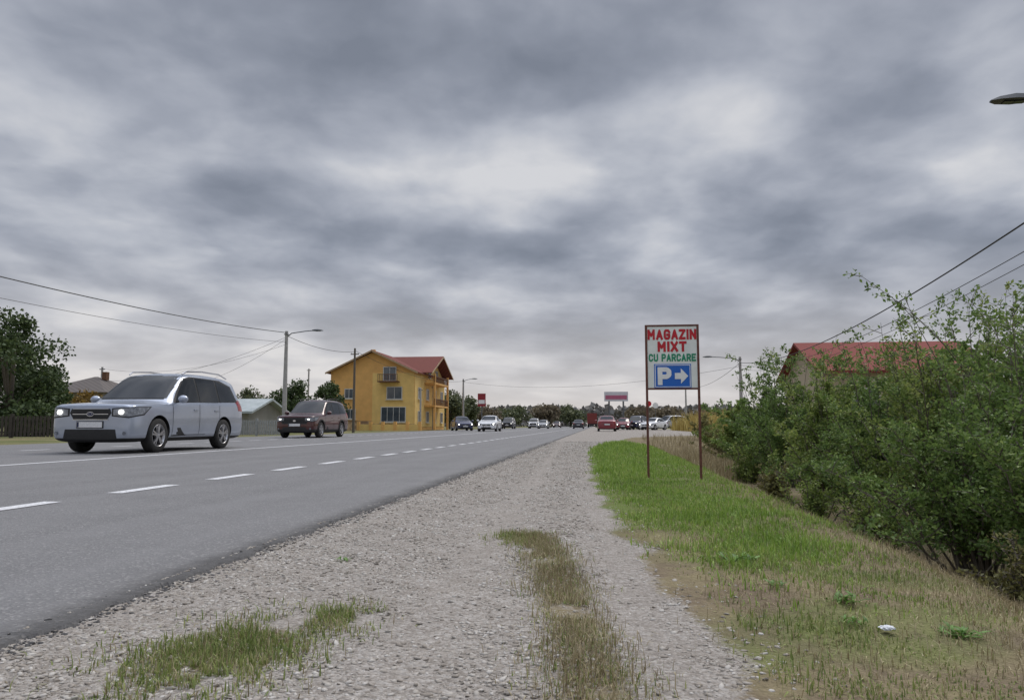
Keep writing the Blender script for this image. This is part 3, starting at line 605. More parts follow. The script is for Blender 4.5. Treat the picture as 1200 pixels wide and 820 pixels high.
        if lit:
            cz = (h0+h1)/2; dec('lit_lamp', [(0, s*.64+.052*math.cos(a), cz+(.045 if not cladding else .02)*math.sin(a)) for a in np.linspace(0, 2*PI, 13)[:-1]], (1, 0, 0), M['lit'], .028, .05)
        z0, z1 = S['li'][1:]; cz = (z0+z1)/2
        dec('fog_light_recess', [(0, s*.60, z0+.02), (0, s*.81, z0+.05), (0, s*.80, z1+.03), (0, s*.64, z1)], (1, s*.15, 0), M['dark'], .005, .06)
        dec('fog_light', [(0, s*.71+.038*math.cos(a), cz+.02+.038*math.sin(a)) for a in np.linspace(0, 2*PI, 11)[:-1]], (1, 0, 0), M['lens'], .018, .05)
        t0, t1 = S['tl']
        dec('tail_light', [(-xf, s*.58, t0), (-xf, s*.60, t1), (-xf+.4, s*.86, t1+.02), (-xf+.3, s*.86, t0+.02)], (-1, s*.5, 0), M['tail'], .006, .06)
        mx, mz = S['mir']; m_ = MB(); m_.ell((mx, s*1.0, mz), (.08, .11, .085)); m_.build('wing_mirror', P[col_], root, True)
        MB().tube([(mx, s*.86, mz-.06), (mx, s*.95, mz-.03)], .02, 6).build('mirror_arm', M['dark'], root)
        if rails:
            m_ = MB(); m_.tube([(.18, s*.62, 1.67), (.04, s*.635, 1.735), (-.6, s*.645, 1.775), (-1.4, s*.635, 1.765), (-1.78, s*.62, 1.68)], .017, 6); m_.build('roof_rail', M['chrome'] if rails == 1 else M['dark'], root, True)
        for ax in S['ax']:
            wy = s*(S['W']-.115); rr = S['r']; w_ = MB(); w_.lathe_y((0, 0, 0), [(-.10, rr*.66), (-.105, rr*.9), (-.085, rr*.985), (-.05, rr), (.05, rr), (.085, rr*.985), (.105, rr*.9), (.10, rr*.66)])
            wh = empty('wheel', (ax, wy, rr), None, None); wh.parent = root
            w_.build('tyre', M['rubber'], wh, True, 50)
            q = MB(); q.lathe_y((0, 0, 0), [(s*.096, rr*.67), (s*.103, rr*.64), (s*.09, rr*.60), (s*.02, rr*.56)])
            for k in range(5):
                a = 2*PI*k/5+.3
                for da in (-.16, .16):
                    c0 = Vector((math.cos(a)*rr*.12, s*.075, math.sin(a)*rr*.12)); c1 = Vector((math.cos(a+da)*rr*.62, s*.085, math.sin(a+da)*rr*.62)); q.tube([c0, c1], [.03, .022], 4)
            q.lathe_y((0, 0, 0), [(s*.098, .001), (s*.098, rr*.12), (s*.08, rr*.19), (s*.04, rr*.2)], 16); q.build('rim', M['rim'], wh, True, 40)
            q = MB(); q.lathe_y((0, 0, 0), [(s*.03, .001), (s*.03, rr*.6)], 20); q.build('dark_recess_disc', M['dark'], wh)  # black disc paints the dark of the recess behind the spokes
    (w0, z0), (w1, z1) = S['ws']
    dec('windscreen_seal', [(0, -w0-.03, z0-.03), (0, w0+.03, z0-.03), (0, w1+.03, z1+.012), (0, -w1-.03, z1+.012)], (1, 0, 0), M['dark'], .003)
    dec('windscreen', [(0, -w0, z0), (0, w0, z0), (0, w1, z1), (0, -w1, z1)], (1, 0, 0), M['glass'], .010)
    (w0, z0), (w1, z1) = S['rg']
    dec('rear_window', [(0, -w0, z0), (0, w0, z0), (0, w1, z1), (0, -w1, z1)], (-1, 0, 0), M['glass'], .010)
    gw, g0, g1 = S['gr']
    if cladding: gw, g0, g1 = .62, .60, .875
    gm_ = (g0+g1)/2+.02
    dec('grille', [(0, -gw+.08, g0), (0, gw-.08, g0), (0, gw, gm_), (0, gw-.03, g1), (0, -gw+.03, g1), (0, -gw, gm_)], (1, 0, 0), M['dark'], .006)
    cz = (g0+g1)/2
    for dz in ((0,) if kind != 'suv' else (-.045, 0, .045)): dec('grille_bar', [(0, -gw+.06, cz+dz-.006), (0, gw-.06, cz+dz-.006), (0, gw-.06, cz+dz+.006), (0, -gw+.06, cz+dz+.006)], (1, 0, 0), M['chrome'] if dz == 0 and not cladding else M['rubber'], .012)
    if kind == 'suv' and not cladding:
        for (q0, q1) in ((g1-.004, g1+.008), (g0-.008, g0+.004)): dec('grille_surround', [(0, -gw+.06, q0), (0, gw-.06, q0), (0, gw-.06, q1), (0, -gw+.06, q1)], (1, 0, 0), M['chrome'], .012)
    dec('emblem', [(0, .065*math.cos(a), cz+.036*math.sin(a)) for a in np.linspace(0, 2*PI, 15)[:-1]], (1, 0, 0), M['navy' if cladding is False and kind == 'suv' else 'chrome'], .022, .05)
    if kind == 'suv' and not cladding:
        dec('emblem_rim', [(0, .076*math.cos(a), cz+.046*math.sin(a)) for a in np.linspace(0, 2*PI, 15)[:-1]], (1, 0, 0), M['chrome'], .017, .05)
        for q, (ey, ez, er) in enumerate([(-.035, .008, .012), (.0, .014, .006), (.02, -.002, .006), (.038, .012, .006), (.0, -.016, .006), (.04, -.008, .006)]):
            dec('emblem_star', [(0, -ey+(er if k % 2 == 0 else er*.4)*math.cos(k*PI/4), cz+ez+(er if k % 2 == 0 else er*.4)*math.sin(k*PI/4)) for k in range(8)], (1, 0, 0), M['chrome'], .026, .1)
    lw, l0, l1 = S['li']
    dec('lower_intake', [(0, -lw+.04, l0), (0, lw-.04, l0), (0, lw-.08, l1), (0, -lw+.08, l1)], (1, 0, 0), M['dark'], .006)
    for sx, pz in ((1, S['pl']), (-1, S['pl']+.18)):
        xx = sx*(S['xf']+(.012 if sx > 0 or kind == 'sedan' else .08)); MB().box((xx-sx*.006, 0, pz), (.012, .55, .14)).build('plate_frame', M['dark'], root); pl = MB().box((xx, 0, pz), (.012, .52, .11)).build('number_plate', M['plate'], root)
        MB().box((xx+sx*.004, -.24*sx, pz), (.008, .035, .10)).build('plate_band', M['navy'], pl)
    return root
def dupcar(src, col_, label, loc, rz, group):
    c = copy_tree(src); c.location = loc; c.rotation_euler = (0, 0, rz); c['label'] = label
    if group: c['group'] = group
    c.name = 'distant_car' if group == FR else 'parked_car'
    for ch in c.children:
        if ch.name.split('.')[0] in ('body', 'door_handle', 'wing_mirror', 'wheel_arch_trim') and ch.material_slots and ch.material_slots[0].material in P.values():
            ch.material_slots[0].link = 'OBJECT'; ch.material_slots[0].material = P[col_]
    return c
silver = car('suv', 'silver', 'silver estate style off-roader with lit headlights driving in the near left lane', (-9.74, 15.65, 0), -PI/2, rails=1, name='passing_car')
red = car('suv', 'maroon', 'dark red off-roader with black arches parked on the far shoulder', (-13.0, 33.2, 0), -PI/2, rails=2, cladding=True, lit=True)
FR = 'cars further down the road'
def gp(px, Yd): p = XP(px, 500, Yd); return (p.x, Yd, 0)
white = car('sedan', 'white', 'white oncoming saloon in the middle distance', gp(574, 67), -PI/2, FR, name='distant_car')
dupcar(white, 'blue', 'dark blue saloon parked before the red totem sign', gp(541, 74), -PI/2+R(20), FR)
dupcar(white, 'red', 'red saloon seen from behind on the gravel', gp(711, 70), PI/2, FR)
dupcar(white, 'black', 'black car driving away in the near lane', gp(678, 118), PI/2, FR)
dupcar(red, 'white', 'white oncoming off-roader, left one of the far pair', gp(626, 128), -PI/2, FR)
dupcar(white, 'grey', 'grey oncoming saloon, right one of the far pair', gp(637, 122), -PI/2, FR)
dupcar(white, 'maroon', 'dark red far car left of the black one', gp(653, 165), -PI/2, FR)
dupcar(red, 'black', 'black off-roader parked far off behind the white saloon', gp(596, 112), -PI/2, FR)
PK = 'cars in the roadside car park'
dupcar(red, 'grey', 'silver grey off-roader parked side-on at the car park edge', gp(784, 92), R(215), PK)
dupcar(white, 'white', 'white saloon parked left of the silver grey off-roader', gp(766, 88), R(240), PK)
dupcar(red, 'blue', 'dark blue off-roader in the middle of the car park', gp(746, 94), R(250), PK)
dupcar(white, 'red', 'bright red saloon parked under the billboard', gp(731, 92), R(265), PK)
dupcar(white, 'black', 'black saloon right behind the red one under the billboard', gp(739, 104), R(250), PK)
dupcar(white, 'white', 'white saloon at the back of the car park', gp(755, 108), R(255), PK)
p = gp(694, 185); t = empty('red_truck', p, 'distant red box truck driving away near the vanishing point', 'truck')
MB().box((0, 2.0, 2.2), (2.4, 6, 2.6)).build('cargo_box', pm('truck_red', (.20, .03, .025), None, 2, .5), t)
MB().box((0, 6.1, 1.6), (2.3, 1.8, 2.0)).build('cab', M['plate'], t); MB().box((0, 2.5, .75), (2.2, 8.5, .25)).build('chassis', M['dark'], t)
for sx in (-1, 1):
    for yy in (0, 5.9): q = MB(); q.tube([(sx*.8, yy, .5), (sx*1.12, yy, .5)], .5, 16); q.build('wheel', M['rubber'], t)
# ------------------------------------------------------------------ yellow house
def wall_mat(n, c): return pm(n, c, tuple(v*.82 for v in c), 1.2, .85, detail=7)
YW = wall_mat('yellow_render', (.80, .55, .19)); OW = wall_mat('orange_render', (.76, .43, .14)); CR = wall_mat('cream_trim', (.7, .62, .45))
def stonemat():
    m = bpy.data.materials.new('stone_cladding'); b = NB(nt(m)); out = b.n('ShaderNodeOutputMaterial'); tc = b.n('ShaderNodeTexCoord')
    vo = b.n('ShaderNodeTexVoronoi', i_Vector=tc.outputs['Object'], i_Scale=2.6); s = b.n('ShaderNodeSeparateColor', i_0=vo.outputs['Color'])
    c = b.ramp(s.outputs[0], [(0, (.22, .14, .08)), (.5, (.42, .28, .15)), (1, (.58, .42, .24))])
    p = b.n('ShaderNodeBsdfPrincipled', i_Roughness=.9); b.l(c, p.inputs['Base Color']); b.l(p.outputs[0], out.inputs[0]); return m
SC = stonemat()
def tilemat(n, c1, c2, sc=14):
    m = bpy.data.materials.new(n); b = NB(nt(m)); out = b.n('ShaderNodeOutputMaterial'); tc = b.n('ShaderNodeTexCoord')
    wv = b.n('ShaderNodeTexWave', i_Vector=tc.outputs['Object'], i_Scale=1.2, wave_type='BANDS', bands_direction='DIAGONAL', i_Distortion=.3)
    no = b.n('ShaderNodeTexNoise', i_Vector=tc.outputs['Object'], i_Scale=3.0, i_Detail=5.0)
    c = b.mix(b.math('MULTIPLY', b.math('ADD', wv.outputs['Fac'], no.outputs['Fac']), .5), c1, c2)
    p = b.n('ShaderNodeBsdfPrincipled', i_Roughness=.85); p.inputs['Specular IOR Level'].default_value = .2; b.l(c, p.inputs['Base Color']); b.l(p.outputs[0], out.inputs[0]); return m
RT = tilemat('red_tiles', (.11, .036, .03), (.20, .062, .048)); WD = pm('brown_wood', (.10, .045, .02), (.16, .075, .035), 6, .7); PN = pm('window_glass', (.04, .05, .065), (.09, .11, .13), .8, .1, spec=.8); WF = pm('white_frame', (.6, .6, .58), None, 4, .5); FA = pm('tan_fascia', (.42, .30, .18), None, 4, .7)
hp = XP(388, 434, 85); hx0 = hp.x; hx1 = XP(486, 434, 85).x; W2 = (hx1-hx0)/2; hc = (hx0+hx1)/2; EV = hp.z-.1; RG = XP(438, 411, 85).z; D_ = 17
house = empty('yellow_house', (hc, 85, -.05), 'three storey yellow house with red tiled gable roof across the road', 'house')
m = MB(); m.add([(-W2, 0, 0), (W2, 0, 0), (W2, D_, 0), (-W2, D_, 0), (-W2, 0, EV), (W2, 0, EV), (W2, D_, EV), (-W2, D_, EV), (0, 0, RG-.1), (0, D_, RG-.1)], [(0, 1, 5, 8, 4), (2, 3, 7, 9, 6), (0, 4, 7, 3), (1, 2, 6, 5), (4, 8, 9, 7), (5, 6, 9, 8)]); m.build('wall', OW, house)
MB().box((W2*.5, -.012, (EV-.2)/2), (W2-.05, .03, EV-.2)).build('front_panel', YW, house)
MB().box((-W2*.5, -.05, .55), (W2, .08, 1.1)).build('stone_base', SC, house); MB().box((W2*.5+.02, -.06, .38), (W2, .08, .76)).build('stone_base', SC, house)
def slab(pts, th, name, mat, par):
    m = MB(); n = len(pts); m.add([(x, y, z) for x, y, z in pts]+[(x, y, z-th) for x, y, z in pts], [tuple(range(n)), tuple(range(n, 2*n))[::-1]]+[(i, (i+1) % n, n+(i+1) % n, n+i) for i in range(n)]); return m.build(name, mat, par)
sl_ = (RG-EV)/W2; ov = .5
for sg in (-1, 1):
    slab([(0, -.6, RG+.12), (0, D_+.5, RG+.12), (sg*(W2+ov), D_+.5, EV-sl_*ov+.12), (sg*(W2+ov), -.6, EV-sl_*ov+.12)], .12, 'roof', RT, house)
    slab([(sg*.02, -.64, RG+.10), (sg*(W2+ov), -.64, EV-sl_*ov+.10), (sg*(W2+ov), -.605, EV-sl_*ov+.10), (sg*.02, -.605, RG+.10)], .20, 'fascia_board', FA, house)
yc = 9.5; hw = 6.2; rr_ = RG+.05; ev2 = EV+.1; s2 = (rr_-ev2)/hw
for sg in (-1, 1):
    slab([(-.2, yc, rr_+.14), (W2+1.45, yc, rr_+.14), (W2+1.45, yc+sg*(hw+.5), ev2-s2*.5+.14), (-.2, yc+sg*(hw+.5), ev2-s2*.5+.14)], .12, 'roof', RT, house)
    slab([(W2+1.455, yc+sg*.02, rr_+.12), (W2+1.49, yc+sg*.02, rr_+.12), (W2+1.49, yc+sg*(hw+.5), ev2-s2*.5+.12), (W2+1.455, yc+sg*(hw+.5), ev2-s2*.5+.12)], .2, 'fascia_board', FA, house)
m = MB(); m.add([(W2+.01, yc-hw, EV-.4), (W2+.01, yc+hw, EV-.4), (W2+.01, yc+hw, ev2), (W2+.01, yc, rr_), (W2+.01, yc-hw, ev2), (W2-.5, yc-hw, EV-.4), (W2-.5, yc+hw, EV-.4), (W2-.5, yc+hw, ev2), (W2-.5, yc, rr_), (W2-.5, yc-hw, ev2)], [(0, 1, 2, 3, 4), (5, 9, 8, 7, 6), (0, 4, 9, 5), (1, 6, 7, 2)]); m.build('gable_wall', YW, house)
MB().box((W2+.03, D_/2, EV/2), (.05, D_-.02, EV-.8)).build('side_wall', YW, house)
def hwin(par, c, w_, h_, face, mull=1, trim=CR, nm='window'):
    def bx(mb, du, dz, ww, hh_, dep, th):
        if face == 'f': mb.box((c[0]+du, c[1]-dep, c[2]+dz), (ww, th, hh_))
        else: mb.box((c[0]+dep, c[1]+du, c[2]+dz), (th, ww, hh_))
    f = MB()
    for sg in (-1, 1): bx(f, sg*(w_/2), 0, .08, h_+.08, .05, .1); bx(f, 0, sg*h_/2, w_-.08, .08, .05, .1)
    for k in range(mull): bx(f, -w_/2+w_*(k+1)/(mull+1), 0, .05, h_-.08, .045, .07)
    fr = f.build(nm, WF, par); g_ = MB(); bx(g_, 0, 0, w_-.08, h_-.08, .025, .03); g_.build('pane', PN, fr)
    s_ = MB(); bx(s_, 0, -h_/2-.1, w_+.3, .09, .1, .2); s_.build('sill', trim, fr)
hwin(house, (2.1, -.02, 6.6), 1.5, 1.6, 'f', 1, trim=WD); hwin(house, (2.7, -.02, 4.35), 1.8, 1.4, 'f', 1); hwin(house, (2.6, -.02, 1.85), 2.9, 1.7, 'f', 3); hwin(house, (-2.8, 0, 4.3), 1.0, 1.1, 'f', 1); hwin(house, (-2.6, 0, 1.9), 1.2, 1.1, 'f', 1)
MB().box((2.1, -.55, 5.66), (2.4, 1.0, .14)).build('balcony_floor', WD, house)
bl = MB()
for k in range(13): bl.box((.95+k*.192, -.99, 6.1), (.05, .04, .75))
bl.box((2.1, -.99, 6.5), (2.4, .07, .07)); bl.build('balcony_railing', WD, house)
for yy in (2.2, 6.4, 10.6, 14.8):
    for zz_ in (1.6, 4.4): hwin(house, (W2+.055, yy, zz_), 1.3, 1.3, 's', 1)
for yy in (7.5, 11.5): hwin(house, (W2+.06, yy, 7.1), 1.1, 1.1, 's', 1)
for zz_ in (2.95, 5.75):
    MB().box((W2+.75, yc-.5, zz_), (1.3, 8.5, .2)).build('balcony_floor', OW, house)
    q = MB()
    for k in range(23): q.box((W2+1.35, yc-4.7+k*.38, zz_+.45), (.05, .08, .75))
    q.box((W2+1.35, yc-.5, zz_+.86), (.08, 8.5, .1)); q.build('balcony_railing', WD, house)
for yy in (yc-4.5, yc+3.5): MB().box((W2+1.3, yy, EV/2), (.25, .25, EV)).build('column', OW, house)
MB().box((-1.5, 5, RG+.2), (.5, .5, 1.0)).build('chimney', OW, house)
p0 = XP(420, 500, 80).x; p1 = XP(492, 500, 80).x
t = empty('garden_wall', ((p0+p1)/2, 80, -.05), 'low yellow garden wall with posts in front of the yellow house', 'wall')
MB().box((0, 0, .35), (p1-p0, .2, .7)).build('wall_panel', YW, t)
for k in range(6): MB().box((-(p1-p0)/2+(p1-p0)*k/5, 0, .5), (.32, .32, 1.0)).build('post', OW, t)
# ------------------------------------------------------------------ other houses
def simple_house(name, x0, x1, y0, d, ev, rg, wallm, roofm, label, hip=False, chim=True):
    c = ((x0+x1)/2, y0, -.05); t = empty(name, c, label, 'house'); w2 = (x1-x0)/2
    if hip:
        MB().box((0, d/2, ev/2), (2*w2, d, ev)).build('wall', wallm, t); k = min(w2, d/2)*.95
        m = MB(); o_ = .5; m.add([(-w2-o_, -o_, ev), (w2+o_, -o_, ev), (w2+o_, d+o_, ev), (-w2-o_, d+o_, ev), (-w2+k, d/2, rg), (w2-k, d/2, rg)], [(0, 1, 5, 4), (1, 2, 5), (2, 3, 4, 5), (3, 0, 4), (3, 2, 1, 0)]); m.build('roof', roofm, t)
    else:
        m = MB(); m.add([(-w2, 0, 0), (w2, 0, 0), (w2, d, 0), (-w2, d, 0), (-w2, 0, ev), (w2, 0, ev), (w2, d, ev), (-w2, d, ev), (-w2, d/2, rg-.1), (w2, d/2, rg-.1)], [(0, 1, 5, 4), (2, 3, 7, 6), (0, 4, 8, 7, 3), (1, 2, 6, 9, 5)]); m.build('wall', wallm, t)
        sp_ = (rg-ev)/(d/2)
        slab([(-w2-.5, -.5, ev-sp_*.5+.1), (w2+.5, -.5, ev-sp_*.5+.1), (w2+.5, d/2, rg+.1), (-w2-.5, d/2, rg+.1)], .14, 'roof', roofm, t); slab([(-w2-.5, d+.5, ev-sp_*.5+.1), (w2+.5, d+.5, ev-sp_*.5+.1), (w2+.5, d/2, rg+.1), (-w2-.5, d/2, rg+.1)], .14, 'roof', roofm, t)
    for k in (-.5, .5): hwin(t, (w2*k, 0, ev*.55), 1.2, 1.1, 'f')
    if chim: MB().box((w2*.3, d*.5, rg+.05), (.4, .4, .7)).build('chimney', WD, t)
    return t
a = XP(80, 440, 58); b1 = XP(134, 440, 58); simple_house('small_house', a.x-1, b1.x+.5, 56, 6, XP(100, 459, 56).z, a.z, wall_mat('grey_render', (.35, .32, .27)), tilemat('grey_tiles', (.09, .08, .075), (.16, .14, .13)), 'small house with grey hipped roof behind the silver car', True)
a = XP(268, 466, 48); b1 = XP(308, 466, 48); simple_house('low_house', a.x-3, b1.x, 46, 5, XP(300, 480, 46).z, a.z-.1, wall_mat('pale_render', (.30, .29, .26)), pm('pale_sheet_roof', (.42, .46, .46), (.3, .34, .34), 2, .5), 'low outbuilding with pale sheet roof right of the silver car', chim=False)
a = XP(952, 398, 42); b1 = XP(1110, 398, 42); simple_house('red_roof_house', a.x, b1.x+1.0, 40, 8, a.z-1.7, a.z, wall_mat('cream_render', (.5, .42, .3)), tilemat('dull_red_tiles', (.14, .035, .03), (.24, .06, .05)), 'house with red roof rising behind the right hand bushes', chim=False)
def fence(x0, x1, y0, hgt, mat, label, name='fence', n=None):
    L = x1-x0; n = n or max(2, int(L/2.2)); t = empty(name, ((x0+x1)/2, y0, -.06), label, 'fence')
    for k in range(n+1): MB().box((-L/2+L*k/n, 0, hgt/2+.03), (.12, .12, hgt+.06)).build('post', mat, t)
    for k in range(n):
        q = MB(); m_ = 12
        for i in range(m_): q.box((-L/2+L*(k+(i+.5)/m_)/n, .0, hgt/2), (L/n/m_*.62, .03, hgt-.1))
        q.box((-L/2+L*(k+.5)/n, .04, hgt*.25), (L/n-.14, .04, .06)); q.box((-L/2+L*(k+.5)/n, .04, hgt*.8), (L/n-.14, .04, .06)); q.build('panel', mat, t)
a = XP(-40, 500, 33).x; b1 = XP(68, 500, 33).x; fence(a, b1, 33, 1.1, pm('dark_wood_fence', (.035, .03, .025), (.06, .05, .04), 6, .85), 'dark picket fence below the trees at the left edge')
a = XP(268, 500, 41).x; b1 = XP(334, 500, 41).x; fence(a, b1, 41, .95, pm('pale_fence', (.35, .36, .36), (.25, .26, .26), 6, .7), 'pale grey picket fence between the silver and the dark red car')
a = XP(75, 500, 37).x; b1 = XP(262, 500, 37).x; fence(a, b1, 38.5, 1.1, pm('brown_fence', (.11, .085, .06), (.16, .13, .1), 6, .85), 'brown picket fence seen behind the silver car')
# ------------------------------------------------------------------ poles, lamps, cables
concrete = pm('pole_concrete', (.30, .29, .28), (.40, .39, .37), 6, .85, .2); metalg = pm('grey_metal', (.16, .17, .18), None, 9, .4, metal=.7); lampm = pm('lamp_housing', (.035, .04, .045), (.05, .055, .06), 9, .5)
def lamp_post(x, y, h, side, arm, label, group='street lamps along the road', head=1.0):
    t = empty('street_lamp', (x, y, -.1), label, 'street lamp', group)
    MB().tube([(0, 0, 0), (0, 0, h*.5), (0, 0, h+.1)], [.17, .14, .10], 8).build('pole', concrete, t, True)
    MB().tube([(0, 0, h-.35), (side*.35, 0, h-.05), (side*arm*.6, 0, h+.08), (side*(arm-.3), 0, h+.12)], .035, 7).build('arm', metalg, t, True)
    q = MB(); vs = []
    for (u, w_, zt, zb_) in [(-.05, .05, .04, -.04), (.1, .10, .07, -.05), (.35, .15, .075, -.05), (.6, .12, .04, -.045), (.72, .05, 0, -.03)]:
        cx_ = side*(arm-.35+u*head); zc_ = h+.12; vs += [(cx_, -w_*head, zc_+zb_*.6), (cx_, -w_*head*.6, zc_+zt), (cx_, w_*head*.6, zc_+zt), (cx_, w_*head, zc_+zb_*.6), (cx_, 0, zc_+zb_)]
    fs = []
    for i in range(4):
        for j in range(5): fs.append((i*5+j, i*5+(j+1) % 5, (i+1)*5+(j+1) % 5, (i+1)*5+j))
    fs += [(0, 1, 2, 3, 4), (20, 21, 22, 23, 24)]; q.add(vs, fs); hd = q.build('lamp_head', lampm, t, True)
    MB().box((side*(arm-.35+.36*head), 0, h+.12-.05), (.34*head, .12*head, .02)).build('lamp_glass', M['glass'], hd)
    MB().box((0, 0, h-.12), (.26, .26, .06)).build('clamp', metalg, t)
    return t
L1 = XP(336, 388, 48); L2 = XP(543, 444, 100); P2 = XP(867, 418, 64); PH = L1.z
lamp_post(L1.x, 48, L1.z, 1, 2.2, 'concrete street lamp pole left of the yellow house'); lamp_post(L2.x, 100, L2.z, 1, 1.6, 'second street lamp on the left, just right of the yellow house'); lamp_post(P2.x, 64, P2.z, -1, 2.7, 'street lamp rising out of the bushes right of the sign')
lh = ray(1163, 114); s = (P2.z+.12-HC)/lh.z; NX, NY = lh.x*s, lh.y*s
lamp_post(NX+2.7, NY, P2.z+.04, -1, 2.33, 'nearest street lamp with only its head showing at upper right', head=1.05); P1 = Vector((NX+2.7, NY, P2.z))
P3 = Vector((13.5, 116, 7.0)); lamp_post(13.5, 116, 7.0, -1, 2.2, 'farthest right street lamp beyond the car park')
wp = XP(416, 408, 60); t = empty('utility_pole', (wp.x, 60, -.1), 'thin dark utility pole in front of the yellow house', 'pole', 'utility poles')
MB().tube([(0, 0, 0), (0, 0, wp.z+.1)], [.12, .08], 8).build('pole', bark, t, True); MB().box((0, 0, wp.z-.4), (.7, .08, .08)).build('crossarm', bark, t)
for k in (-.3, 0, .3): MB().tube([(k, 0, wp.z-.36), (k, 0, wp.z-.24)], .025, 6).build('insulator', M['plate'], t)
for i, (px, py, Yd) in enumerate([(493, 455, 82), (362, 432, 90), (120, 430, 62), (508, 452, 92)]):
    q = XP(px, py, Yd); t = empty('utility_pole', (q.x, Yd, -.1), ['plain pole at the right front corner of the yellow house', 'slim pole left of the yellow house roof', 'slim pole beside the small grey roofed house', 'slim pole against the side of the yellow house'][i], 'pole', 'utility poles')
    MB().tube([(0, 0, 0), (0, 0, q.z+.1)], [.12, .09], 8).build('pole', concrete, t, True); MB().box((0, 0, q.z-.1), (.5, .08, .08)).build('crossarm', metalg, t)
cabm = pm('cable_black', (.012, .012, .013), None, 5, .6)
def cable(a, b_, sag, rad, label, group='overhead cables'):
    a = Vector(a); b_ = Vector(b_); pts = []
    for i in range(31):
        t_ = i/30; q = a.lerp(b_, t_)-a; q.z -= 4*sag*t_*(1-t_); pts.append(q)
    m_ = MB(); m_.tube(pts, rad, 5, False); o = m_.build('overhead_cable', cabm); o.location = a; tag(o, label, 'cable', group)
L0 = Vector((-21.6, -3, PH))
cable(L1-Vector((0, 0, .1)), L0, 1.0, .022, 'thick cable running from the left lamp pole to the left edge')
cable(L1-Vector((0, 0, .75)), L0-Vector((0, 0, .9)), 1.0, .010, 'thin lower cable running from the left lamp pole to the left edge')
cable(L1-Vector((0, 0, .3)), (wp.x, 60, wp.z-.3), .35, .016, 'cable from the left lamp pole to the dark utility pole')
cable((wp.x, 60, wp.z-.2), L2-Vector((0, 0, .3)), .9, .016, 'cable from the dark utility pole past the yellow house')
q = XP(110, 446, 60); cable(L1-Vector((0, 0, .4)), q, .9, .010, 'thin cable sloping down to the small grey roofed house')
q = XP(225, 450, 70); cable(L1-Vector((0, 0, .5)), q, .5, .010, 'thin cable sloping left above the silver car')
q = XP(120, 432, 62); cable(L1-Vector((0, 0, .9)), q, .9, .009, 'faint cable to the pole by the grey roof')
cable(P1-Vector((0, 0, .62)), P2-Vector((0, 0, .5)), 1.2, .022, 'thick upper cable descending from the upper right edge')
cable(P1-Vector((0, 0, 1.32)), P2-Vector((0, 0, .7)), 1.2, .011, 'middle thin cable descending from the right edge')
cable(P1-Vector((0, 0, 1.62)), P2-Vector((0, 0, 1.0)), 1.2, .009, 'lowest thin cable descending from the right edge')
cable(P2-Vector((0, 0, .5)), P3-Vector((0, 0, .5)), .9, .018, 'cable running on from the right lamp to the car park')
cable(P2-Vector((0, 0, .8)), L2-Vector((0, 0, .4)), 1.2, .012, 'long cable crossing the road in the distance')
# ------------------------------------------------------------------ roadside sign
sy = 8.2; A = XP(755.5, 381, sy); B = XP(818.5, 381, sy); BT = XP(787, 456.5, sy).z; TP = A.z; cx = (A.x+B.x)/2; SW = B.x-A.x; SH = TP-BT
t = empty('roadside_sign', (cx, sy, 0), 'white shop and parking sign on two rusty posts in the grass', 'sign')
rust = pm('rusty_frame', (.10, .035, .025), (.16, .06, .04), 40, .7, .2)
for sg in (-1, 1):
    xx = sg*(SW/2-.012); zg = float(H(cx+xx, sy))-.05; MB().box((xx, 0, (TP+zg)/2), (.024, .03, TP-zg)).build('post', rust, t)
f_ = MB(); f_.box((0, 0, TP-.01), (SW-.05, .028, .02)); f_.box((0, 0, BT+.01), (SW-.05, .028, .02)); f_.build('frame', rust, t)
MB().box((0, -.004, (TP+BT)/2), (SW-.048, .014, SH-.04)).build('panel', pm('sign_white', (.80, .83, .80), (.70, .73, .71), 9, .45), t)
redm = pm('sign_red', (.52, .012, .025), None, 9, .5); grn = pm('sign_green', (.008, .27, .14), None, 9, .5); wht = pm('sign_lettering_white', (.85, .85, .85), None, 9, .5)
GL = {'M': [[(0, 0), (0, 6), (2.3, 2.2), (4.6, 6), (4.6, 0)]], 'A': [[(0, 0), (2, 6), (4, 0)], [(.8, 1.7), (3.2, 1.7)]], 'G': [[(4, 4.8), (3.2, 6), (.8, 6), (0, 4.8), (0, 1.2), (.8, 0), (3.2, 0), (4, 1.2), (4, 2.8), (2.3, 2.8)]],
      'Z': [[(0, 6), (4, 6), (0, 0), (4, 0)]], 'I': [[(0, 0), (0, 6)]], 'N': [[(0, 0), (0, 6), (4, 0), (4, 6)]], 'X': [[(0, 0), (4, 6)], [(0, 6), (4, 0)]], 'T': [[(0, 6), (4, 6)], [(2, 6), (2, 0)]],
      'C': [[(4, 4.8), (3.2, 6), (.8, 6), (0, 4.8), (0, 1.2), (.8, 0), (3.2, 0), (4, 1.2)]], 'U': [[(0, 6), (0, 1.2), (.8, 0), (3.2, 0), (4, 1.2), (4, 6)]],
      'P': [[(0, 0), (0, 6), (3, 6), (4, 5.2), (4, 3.5), (3, 2.7), (0, 2.7)]], 'R': [[(0, 0), (0, 6), (3, 6), (4, 5.2), (4, 3.5), (3, 2.7), (0, 2.7)], [(2, 2.7), (4, 0)]], 'E': [[(4, 6), (0, 6), (0, 0), (4, 0)], [(0, 3), (3.2, 3)]]}
